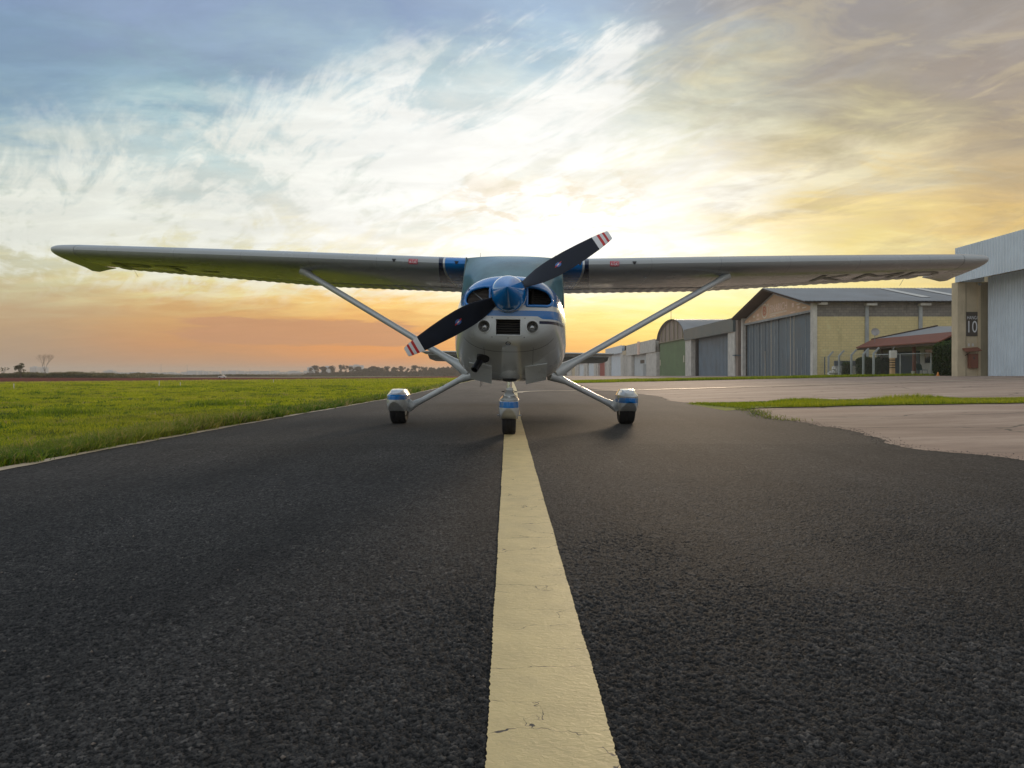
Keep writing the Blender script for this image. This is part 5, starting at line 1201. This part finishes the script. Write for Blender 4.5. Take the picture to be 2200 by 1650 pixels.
for a in (45.15, 48.6): mb.box(26.92, 26.99, a, a + .06, 1.2, 2.17)
mb.box(26.92, 26.99, 45.21, 48.6, 1.2, 1.245); mb.build('window_frame', B['concw'], w)
d = bx('door', B['slate'], h, 26.93, 26.995, 49.3, 52.4, Z0, 2.05); bx('door_handle', B['metal'] if 'metal' in B else M['metal'], d, 26.90, 26.925, 49.5, 49.56, 1.2, 1.35)
bx('awning_post', B['rust'], h, 25.34, 25.50, 47.0, 47.16, Z0, 2.39); bx('awning_post', B['wood'], h, 24.98, 25.10, 50.4, 50.5, Z0, 2.24); bx('awning_post', B['wood'], h, 24.98, 25.1, 52.8, 52.9, Z0, 2.24); settle(h)
t = thing('satellite_dish', 'round grey satellite dish on a thin pole above the red roof', 'satellite dish', (25.35, 52, 2.68))
mb = MB(); mb.lathe([(0, .02), (.01, .14), (.035, .22), (.065, .275), (.072, .275), (.045, .22), (.02, .14), (.012, .02)], (0, 0, .76), (-.15, -1, .25), 28); mb.build('dish', B['dish'], t, smooth=50)
mb = MB(); mb.tube([(0, .03, -.03), (0, .03, .72)], .018, 8); mb.build('pole', B['mesh'], t)
mb = MB(); mb.tube([(0, 0, .52), (.0, -.28, .60)], .012, 6); mb.box(-.02, .02, -.31, -.26, .58, .64); mb.build('feed_arm', B['mesh'], t)

# ---- fence with bent concrete posts
t = thing('chain_link_fence', 'wire fence on concrete posts with bent tops before the brick hangar', 'fence', (23.7, 52, gz(23.7, 52)))
FP = [(23.8, 56.0), (23.72, 54.0), (23.7, 52.0), (23.68, 50.2), (23.6, 48.6)]
for i, (a, b_) in enumerate(FP):
    z_ = GB(a, b_); mb = MB(); mb.box(a - .055, a + .055, b_ - .055, b_ + .055, z_, z_ + 1.52); mb.prism([(a - .055, b_ - .04, z_ + 1.52), (a + .055, b_ - .04, z_ + 1.48), (a + .40, b_ - .04, z_ + 1.86), (a + .32, b_ - .04, z_ + 1.92)], (0, .08, 0)); mb.build('fence_post', B['conc'], t)
def wirepanel(p, q, hgt, name='wire_mesh'):
    (x0, y0), (x1, y1) = p, q; L = math.hypot(x1 - x0, y1 - y0); mb = MB(); dx, dy = (x1 - x0) / L, (y1 - y0) / L; z_ = gz(x0, y0) + .03; step = .14; k = -hgt
    while k < L:
        for s_ in (1, -1):
            a0, a1 = (k, k + hgt) if s_ > 0 else (k + hgt, k)
            z0_, z1_ = 0.0, hgt
            # clip to the panel
            pts_ = []
            for t_ in (0, 1): pts_.append([a0 + (a1 - a0) * t_, z0_ + (z1_ - z0_) * t_])
            (ua, za), (ub, zb_) = pts_
            if ua > ub: ua, za, ub, zb_ = ub, zb_, ua, za
            if ub <= 0 or ua >= L: continue
            if ua < 0: za += (zb_ - za) * (0 - ua) / (ub - ua); ua = 0
            if ub > L: zb_ = za + (zb_ - za) * (L - ua) / (ub - ua); ub = L
            nx_, ny_ = -dy * .002, dx * .002
            A_ = (x0 + dx * ua, y0 + dy * ua, z_ + za); B_ = (x0 + dx * ub, y0 + dy * ub, z_ + zb_)
            mb.add([(A_[0], A_[1], A_[2] - .003), (B_[0], B_[1], B_[2] - .003), (B_[0], B_[1], B_[2] + .003), (A_[0], A_[1], A_[2] + .003)], [(0, 1, 2, 3)])
        k += step
    for zz in (0, hgt): mb.tube([(x0, y0, z_ + zz), (x1, y1, z_ + zz)], .010, 5)
    mb.build(name, B['mesh'], t, fix=False)
for a, b_ in zip(FP, FP[1:]): wirepanel(a, b_, 1.40)
wirepanel((23.35, 56.4), FP[0], 1.40)
mb = MB(); mb.box(23.62, 23.68, 56.3, 56.36, GB(23, 56), 1.80); mb.build('fence_post', B['slate'], t)
for k in range(3):
    mb = MB(); mb.tube([(a + .10 + .11 * k, b_, GB(a, b_) + 1.58 + .12 * k) for a, b_ in FP], .006, 5); mb.build('barbed_wire', B['mesh'], t)
settle(t)
t = thing('gate', 'wide wire gate with a pale top rail in front of the house', 'gate', (24.3, 47, gz(24, 47)))
GP = [(23.6, 48.5), (24.5, 47.0), (25.55, 45.4)]
for a, b_ in GP[1:]: mb = MB(); mb.tube([(a, b_, GB(a, b_)), (a, b_, 1.80)], .045, 8); mb.build('gate_post', B['conc'], t, smooth=40)
mb = MB(); mb.tube([(23.6, 48.5, 1.77), (25.9, 44.9, 1.80)], .03, 8); mb.build('top_rail', B['conc'], t)
wirepanel(GP[0], GP[1], 1.25); wirepanel(GP[1], GP[2], 1.25); settle(t)
# striped pillar
t = thing('gate_pillar', 'tan pillar with black bands and a white box on top', 'pillar', (24.0, 47.0, gz(24, 47)))
z_ = 0.0
bx('shaft', B['stripe'], t, -.12, .12, -.12, .12, -.05, 1.13)
for k in range(4): bx('black_band', M['black'], t, -.124, .124, -.124, .124, .50 + k * .155, .555 + k * .155)
bx('cap_box', B['wpaint'], t, -.14, .22, -.14, .14, 1.13, 1.60)
mb = MB(); mb.tube([(.05, 0, 1.60), (.05, 0, 1.72), (.14, -.02, 1.82)], .03, 8); mb.build('camera', B['mesh'], t)
# low wall and rubble inside the yard
t = thing('low_wall', 'grey sheet and pale block wall low behind the fence', 'wall', (24, 55.5, gz(24, 55)))
bx('block_base', B['concw'], t, 23.95, 26.2, 55.3, 55.5, GB(24, 55), 1.12); mb = MB()
for k in range(28): mb.box(23.95 + k * .08, 23.95 + k * .08 + .05, 55.28, 55.34, 1.12, 1.50)
mb.build('sheet_top', B['gsheet'], t); bx('back_sheet', B['gsheet'], t, 23.95, 26.2, 55.36, 55.42, 1.12, 1.50); settle(t)
mb = MB(); RR = random.Random(3)
for k in range(90):
    s_ = RR.uniform(.05, .14); px, py = RR.gauss(23.75, .24), 55.0 + RR.uniform(-.25, .2); pz = gz(23.8, 55) + RR.uniform(0, .75) * max(0.1, 1 - abs(px - 23.75) / .6)
    mb.obox((px, py, pz), (s_, s_ * .8, s_ * .7), Euler((RR.uniform(0, 3), RR.uniform(0, 3), RR.uniform(0, 3))).to_matrix())
o = mb.build('rubble_heap', B['wpaint']); tag(o, 'pale heap of broken rubble piled behind the wire fence', 'rubble')
def hedge(name, label, x0, x1, y0, y1, z1, nleaf, ls, rough=.06, seed=1):
    r = np.random.default_rng(seed); z0 = gz(x0, y0) - .02; V = []; F = []; RN = []
    P = []
    A = [(x1 - x0) * (z1 - z0), (y1 - y0) * (z1 - z0), (x1 - x0) * (y1 - y0)]; tot = 2 * A[0] + 2 * A[1] + A[2]
    for k in range(nleaf):
        q = r.random() * tot; u, v = r.random(), r.random()
        if q < A[0]: p = [x0 + (x1 - x0) * u, y0, z0 + (z1 - z0) * v]
        elif q < 2 * A[0]: p = [x0 + (x1 - x0) * u, y1, z0 + (z1 - z0) * v]
        elif q < 2 * A[0] + A[1]: p = [x0, y0 + (y1 - y0) * u, z0 + (z1 - z0) * v]
        elif q < 2 * A[0] + 2 * A[1]: p = [x1, y0 + (y1 - y0) * u, z0 + (z1 - z0) * v]
        else: p = [x0 + (x1 - x0) * u, y0 + (y1 - y0) * v, z1]
        c = np.array([(x0 + x1) / 2, (y0 + y1) / 2, (z0 + z1) / 2]); p = np.array(p); dd = p - c
        ex = np.abs(dd / np.array([(x1 - x0) / 2, (y1 - y0) / 2, (z1 - z0) / 2])); rnd_ = np.sum(ex ** 5) ** (1 / 5)
        p = c + dd / max(rnd_, 1) + r.normal(0, rough, 3) * .7 + 0.05 * np.sin(p * 6 + 1)
        a = r.normal(size=3); a /= np.linalg.norm(a); b_ = np.cross(a, r.normal(size=3)); b_ /= np.linalg.norm(b_); s_ = ls * r.uniform(.6, 1.3)
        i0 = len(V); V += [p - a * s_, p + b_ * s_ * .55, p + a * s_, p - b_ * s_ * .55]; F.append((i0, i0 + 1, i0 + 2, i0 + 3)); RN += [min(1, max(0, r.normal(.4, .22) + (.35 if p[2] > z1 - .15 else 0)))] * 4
    # twiggy core that closes the inside
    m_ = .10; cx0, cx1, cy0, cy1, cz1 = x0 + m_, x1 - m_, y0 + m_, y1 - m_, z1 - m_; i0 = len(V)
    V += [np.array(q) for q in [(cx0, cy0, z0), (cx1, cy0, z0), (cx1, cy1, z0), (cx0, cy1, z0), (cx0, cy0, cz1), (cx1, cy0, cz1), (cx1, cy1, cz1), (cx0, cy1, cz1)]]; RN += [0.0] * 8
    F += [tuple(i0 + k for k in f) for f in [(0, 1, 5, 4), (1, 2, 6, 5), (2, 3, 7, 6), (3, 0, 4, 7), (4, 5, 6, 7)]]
    o = fast_mesh(name, np.array(V), np.array(F), M['hedge'], attrs={'rnd': RN}); return tag(o, label, 'hedge')
hedge('hedge', 'tall clipped dark hedge against the hangar pillar', 23.78, 25.4, 40.6, 42.2, 2.26, 9000, .055, seed=1)
hedge('hedge', 'clipped bush just behind the bent fence posts', 23.95, 24.75, 50.9, 52.0, 1.68, 3000, .05, seed=2)
hedge('hedge', 'small rounded hedge between the fence and the striped pillar', 24.75, 25.6, 50.3, 51.3, 1.66, 3000, .05, seed=3)
hedge('hedge', 'low dark bush beside the pale block wall', 24.45, 24.95, 54.6, 55.2, 1.35, 1500, .05, seed=4)
def chair(loc, rz, label):
    t = thing('chair', label, 'chair', loc, rz, 'green plastic chairs on the porch')
    bx('seat', B['plastic'], t, -.22, .22, -.22, .22, .36, .39)
    mb = MB(); mb.prism([(-.22, .20, .39), (.22, .20, .39), (.23, .27, .68), (.14, .28, .76), (-.14, .28, .76), (-.23, .27, .68)], (0, .03, 0)); mb.build('backrest', B['plastic'], t)
    for a in (-.19, .19):
        for b_ in (-.19, .19): mb = MB(); mb.tube([(a, b_, .36), (a * 1.15, b_ * 1.15, 0)], .016, 6); mb.build('leg', B['mesh'], t)
    return t
chair((26.0, 47.2, gz(26, 47)), .3, 'green plastic chair on the porch, left of its pair'); chair((26.5, 46.6, gz(26, 47)), -.4, 'green plastic chair on the porch beside the tall hedge')
mb = MB(); mb.lathe([(0, .09), (.28, .12), (.285, .125), (.30, .125), (.30, .11), (.05, .08)], (25.1, 46.6, gz(25, 46.6)), (0, 0, 1), 16); tag(mb.build('bucket', B['wpaint'], smooth=40), 'white bucket standing at the foot of the porch post', 'bucket')
mb = MB(); mb.lathe([(0, .10), (.02, .10), (.02, .07), (.20, .025), (.22, 0)], (23.45, 41.0, gz(23.3, 40.5)), (0, 0, 1), 14); tag(mb.build('traffic_cone', B['orange'], smooth=30), 'small orange cone at the foot of the tall hedge', 'cone')

# ================================================================== LEFT SIDE AND DISTANCE
def stake(px, py, hh, label):
    mb = MB(); mb.lathe([(-.05, .016), (hh - .02, .016), (hh, .008)], (px, py, gz(px, py)), (.03, 0, 1), 8); o = mb.build('marker_stake', B['wpaint'], smooth=40); tag(o, label, 'stake', 'white stakes in the field'); return o
stake(-18.2, 27.2, .22, 'white stake nearest the left edge of the field'); stake(-15.4, 32.5, .28, 'white stake standing left of its pair in mid field'); stake(-14.7, 33.0, .2, 'short white stake right of its pair in mid field'); stake(-14.1, 44.0, .22, 'far white stake nearest the taxiway')
# utility vehicle on the red earth
vx, vy = -62.2, 160.0; t = thing('utility_vehicle', 'small white and cream vehicle parked on the red earth', 'vehicle', (vx, vy, gz(vx, vy)))
mb = MB(); mb.prism([(-.80, -.35, .22), (.75, -.35, .22), (.80, -.35, .48), (.35, -.35, .58), (-.80, -.35, .56)], (0, .7, 0)); mb.build('body', B['wpaint'], t)
mb = MB(); mb.prism([(-.05, -.32, .57), (.45, -.32, .55), (.22, -.32, .85), (.0, -.32, .85)], (0, .64, 0)); mb.build('cab', B['signpale'], t)
for a in (-.5, .5):
    for b_ in (-.36, .30): mb = MB(); mb.lathe([(0, .17), (.08, .17)], (a, b_, .17), (0, 1, 0), 14); mb.build('wheel', M['rubber'], t)

def leafcloud(r, cen, rad, k, ls, flat=.8):
    V = []; F = []; RN = []
    for _ in range(k):
        d = r.normal(size=3); d /= np.linalg.norm(d); p = np.array(cen) + d * np.array([rad, rad, rad * flat]) * r.uniform(.35, 1) ** .5
        a = r.normal(size=3); a /= np.linalg.norm(a); b_ = np.cross(a, r.normal(size=3)); b_ /= np.linalg.norm(b_); s_ = ls * r.uniform(.6, 1.4)
        i0 = len(V); V += [p - a * s_, p + b_ * s_ * .6, p + a * s_, p - b_ * s_ * .6]; F.append((i0, i0 + 1, i0 + 2, i0 + 3)); RN += [r.random()] * 4
    return V, F, RN
def joinc(cl):
    V = []; F = []; RN = []
    for v, f, rn in cl: o = len(V); V += v; F += [tuple(o + i for i in q) for q in f]; RN += rn
    return np.array(V), np.array(F), RN
def limb(mb, p, d, L, r_, depth, RR, tips, spread=.55, up=.25):
    q = p + d * L; mid_ = p.lerp(q, .5) + Vector((RR.gauss(0, 1), RR.gauss(0, 1), 0)) * L * .05
    mb.tube([p, mid_, q], [r_, r_ * .85, r_ * .68], 5, False)
    tips.append((q, depth))
    if depth == 0: return
    for k in range(RR.choice((2, 3)) if depth > 1 else 2):
        nd = (d + Vector((RR.gauss(0, spread), RR.gauss(0, spread), RR.gauss(up, .2)))).normalized(); limb(mb, q, nd, L * RR.uniform(.62, .82), r_ * .62, depth - 1, RR, tips, spread, up)
def tree(name, label, loc, H, seed, depth=3, leafy=None, group=None, lean=0, spread=.55, cat='tree', up=.25, tr=.04, frac=.33, lm=None):
    RR = random.Random(seed); r = np.random.default_rng(seed); t = thing(name, label, cat, loc, 0, group)
    mb = MB(); tips = []; limb(mb, Vector((0, 0, -.1)), Vector((lean, 0, 1)).normalized(), H * frac, H * tr, depth, RR, tips, spread, up)
    zmax = max(q.z for q, _ in tips); k = H / zmax * (0.97)
    mb.v = [(v[0] * k, v[1] * k, v[2] * k) for v in mb.v]; mb.build('trunk', M['bark'], t, fix=False)
    if leafy:
        n_, ls, rad = leafy; cl = [leafcloud(r, (q * k)[:], rad * H * r.uniform(.6, 1.3), n_, ls, .7) for q, dp in tips if dp <= 2 and r.random() < .85]
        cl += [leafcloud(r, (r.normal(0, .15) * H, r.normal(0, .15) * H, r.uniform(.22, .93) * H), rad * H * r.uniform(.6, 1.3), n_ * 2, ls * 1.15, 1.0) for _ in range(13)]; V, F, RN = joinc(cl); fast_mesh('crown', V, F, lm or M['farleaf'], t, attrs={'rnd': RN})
    return t
tree('bare_tree', 'slender leafless tree standing alone at the far left', (-69, 110, gz(-69, 110)), 3.9, 4, 6, None, spread=.50, up=.30, tr=.0075, frac=.24)
tree('leafy_tree', 'low spreading tree with sparse leaves left of the bare tree', (-72.6, 110, gz(-72.6, 110)), 2.3, 8, 4, (10, .09, .09), spread=.8, up=.15, tr=.03, frac=.2, lm=M['scrub'])
tree('thin_tree', 'small wispy tree at the left picture edge', (-75.3, 110, gz(-75, 110)), 1.7, 9, 4, (3, .06, .06), spread=.5, up=.4, tr=.015, lm=M['scrub'])
# hazy tree row
RR = random.Random(21); proto = []
ORD = ['first', 'second', 'third', 'fourth', 'fifth', 'sixth', 'seventh', 'eighth', 'ninth', 'tenth', 'eleventh', 'twelfth', 'thirteenth', 'fourteenth', 'fifteenth', 'sixteenth', 'seventeenth', 'eighteenth', 'nineteenth', 'twentieth', 'twenty-first', 'twenty-second', 'twenty-third', 'twenty-fourth']
US = [(668, 790), (681, 785), (697, 788), (716, 786), (731, 784), (743, 785), (757, 788), (771, 789), (786, 793), (803, 789), (816, 791), (828, 787), (846, 790), (860, 787), (873, 791), (887, 785), (903, 787), (915, 789), (932, 790), (947, 792), (958, 791), (972, 792), (985, 790)]
kinds = [dict(depth=4, leafy=(26, .20, .10), spread=.45, up=.35, tr=.018, frac=.30), dict(depth=3, leafy=(60, .24, .16), spread=.6, up=.2, tr=.03, frac=.26), dict(depth=4, leafy=(12, .18, .07), spread=.5, up=.4, tr=.016, frac=.30), dict(depth=3, leafy=(90, .26, .20), spread=.7, up=.1, tr=.03, frac=.2)]
seq = [2, 0, 1, 0, 0, 2, 0, 1, 3, 3, 1, 0, 1, 0, 2, 0, 2, 0, 1, 3, 1, 3, 3]
for i, (u_, v_) in enumerate(US):
    Y_ = 430 + RR.uniform(-15, 15); X_ = (u_ - 1100) / 1600 * Y_; z_ = gz(X_, Y_); H_ = (800 - v_) / 1600 * Y_ + .63 - z_
    lb = ('%s tree from the left in the hazy distant tree row' % ORD[i]); kd = seq[i]
    if i < 8 or not proto or kd not in [p_[0] for p_ in proto]:
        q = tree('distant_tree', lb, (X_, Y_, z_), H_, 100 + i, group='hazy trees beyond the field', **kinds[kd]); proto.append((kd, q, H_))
    else:
        pp = RR.choice([p_ for p_ in proto if p_[0] == kd]); s_ = H_ / pp[2]; q = dup(pp[1], (X_, Y_, z_), RR.uniform(0, 6), (s_ * RR.uniform(.9, 1.2), s_, s_), lb)
# scrub band on the far side of the red earth, and undergrowth below the tree row
def scrub(name, pts, k, hs, ls, m_, seed, label_kind='stuff'):
    r = np.random.default_rng(seed); P = np.array(pts, float); V = []; F = []; RN = []
    for _ in range(k):
        j = r.integers(0, len(P) - 1); t_ = r.random(); b_ = P[j] * (1 - t_) + P[j + 1] * t_
        x_, y_ = b_[0] + r.normal(0, .5), b_[1] + abs(r.normal(0, 3)); hmax = b_[2] * (0.65 + .5 * abs(math.sin(x_ * hs + seed)) * abs(math.sin(x_ * hs * .37 + 2)) + .12 * math.sin(x_ * 2.3))
        p = np.array([x_, y_, gz(x_, y_) + r.random() ** .8 * hmax]); a = r.normal(size=3); a[2] = abs(a[2]) * 1.5; a /= np.linalg.norm(a); c_ = np.cross(a, r.normal(size=3)); c_ /= np.linalg.norm(c_); s_ = ls * r.uniform(.5, 1.3)
        i0 = len(V); V += [p - a * s_, p + c_ * s_ * .4, p + a * s_, p - c_ * s_ * .4]; F.append((i0, i0 + 1, i0 + 2, i0 + 3)); RN += [min(1, max(0, .15 + .8 * (p[2] - gz(x_, y_)) / hmax * r.uniform(.5, 1.1)))] * 4
    o = fast_mesh(name, np.array(V), np.array(F), m_, attrs={'rnd': RN}); o['kind'] = 'stuff'; return o
S = lambda u_, Y_, v_: ((u_ - 1100) / 1600 * Y_, Y_, (800 - v_) / 1600 * Y_ + .63 - gz((u_ - 1100) / 1600 * Y_, Y_))
scrub('scrub', [S(-60, 118, 802), S(0, 118, 803), S(60, 118, 801), S(130, 118, 800), S(215, 118, 800)], 16000, .35, .16, M['scrub'], 1)
scrub('scrub', [S(215, 125, 801), S(232, 130, 804), S(300, 190, 803), S(360, 230, 804), S(420, 240, 806), S(500, 250, 805), S(580, 255, 807), S(660, 260, 807), S(760, 270, 808.5), S(1000, 300, 808.5)], 16000, .11, .30, M['scrub'], 2)
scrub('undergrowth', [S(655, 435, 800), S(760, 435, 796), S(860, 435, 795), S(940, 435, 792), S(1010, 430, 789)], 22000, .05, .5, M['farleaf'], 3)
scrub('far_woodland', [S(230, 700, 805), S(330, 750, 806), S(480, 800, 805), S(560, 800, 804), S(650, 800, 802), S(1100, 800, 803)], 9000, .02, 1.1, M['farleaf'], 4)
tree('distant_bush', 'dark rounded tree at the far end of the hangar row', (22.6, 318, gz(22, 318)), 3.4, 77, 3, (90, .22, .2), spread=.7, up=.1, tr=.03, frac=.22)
# towers and the town on the skyline
def tower(name, label, u0, u1, v_, Y_, m_, floors=6):
    x0, x1 = (u0 - 1100) / 1600 * Y_, (u1 - 1100) / 1600 * Y_; zt = (800 - v_) / 1600 * Y_ + .63; zb = gz(x0, Y_) - 1
    t = thing(name, label, 'apartment block', ((x0 + x1) / 2, Y_, zb), group=None); w_ = (x1 - x0) / 2; H_ = zt - zb
    bx('wall', m_, t, -w_, w_, 0, 10, 0, H_); bx('roof_tank', m_, t, -w_ * .35, w_ * .35, 2, 8, H_ + .01, H_ + 1.2)
    mb = MB()
    for f_ in range(floors):
        for c_ in range(4): a = -w_ + (c_ + .3) * w_ / 2; mb.box(a, a + w_ * .22, -.1, -.02, 5 + f_ * (H_ - 6) / floors, 5 + (f_ + .55) * (H_ - 6) / floors)
    mb.build('window', B['slate'], t); return t
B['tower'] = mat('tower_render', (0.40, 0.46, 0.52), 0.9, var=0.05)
tower('apartment_block', 'pale blue twin-bayed block left of the bare tree on the skyline', 64, 78, 788.5, 1150, B['tower']); tower('apartment_block', 'pale blue block seen through the bare tree branches', 85, 96, 789, 1180, B['tower'])
tower('apartment_block', 'wide hazy block above the left end of the tree row', 660, 676, 789, 1000, B['tower'], 4); tower('apartment_block', 'broad hazy block rising behind the tree row', 750, 779, 785, 1050, B['tower'], 4); tower('apartment_block', 'faint flat-topped block between the two hazy ones', 690, 712, 788, 1030, B['tower'], 4)
tower('apartment_block', 'low pale building on the skyline right of the scrub', 222, 243, 796.5, 1100, B['tower'], 2)
mb = MB(); RR = random.Random(9)
for k in range(420):
    Y_ = RR.uniform(1000, 1250); u_ = RR.uniform(235, 1000); X_ = (u_ - 1100) / 1600 * Y_; z_ = gz(X_, Y_); w_ = RR.uniform(4, 12); top = (800 - RR.uniform(796 if 380 < u_ < 700 else 799, 806)) / 1600 * Y_ + .63
    mb.box(X_, X_ + w_, Y_, Y_ + 8, z_ - 2, top)
o = mb.build('distant_town', B['tower'], fix=False); o['kind'] = 'stuff'
for k, (u_, v_) in enumerate(((346, 781), (402, 783), (537, 792))):
    Y_ = 900; X_ = (u_ - 1100) / 1600 * Y_; mb = MB(); mb.tube([(X_, Y_, gz(X_, Y_)), (X_, Y_, (800 - v_) / 1600 * Y_ + .63)], [.25, .12], 5)
    tag(mb.build('radio_mast', B['slate']), ('leftmost', 'middle', 'rightmost')[k] + ' thin mast on the hazy skyline', 'mast')

# ================================================================== AIR
mb = MB(); mb.box(-2300, 1500, -60, 2500, -16, 14.5)
hz = mb.build('haze', None if False else mat('tmp', (1, 1, 1)), None); hz['kind'] = 'stuff'
hm = bpy.data.materials.new('haze_air'); hm.use_nodes = True; nt_h = hm.node_tree; nt_h.nodes.clear()
pv = nt_h.nodes.new('ShaderNodeVolumePrincipled'); ho = nt_h.nodes.new('ShaderNodeOutputMaterial'); nt_h.links.new(pv.outputs[0], ho.inputs['Volume'])
pv.inputs['Color'].default_value = (0.95, 0.86, 0.76, 1); pv.inputs['Density'].default_value = 0.0006; pv.inputs['Anisotropy'].default_value = 0.2
hz.data.materials.clear(); hz.data.materials.append(hm)
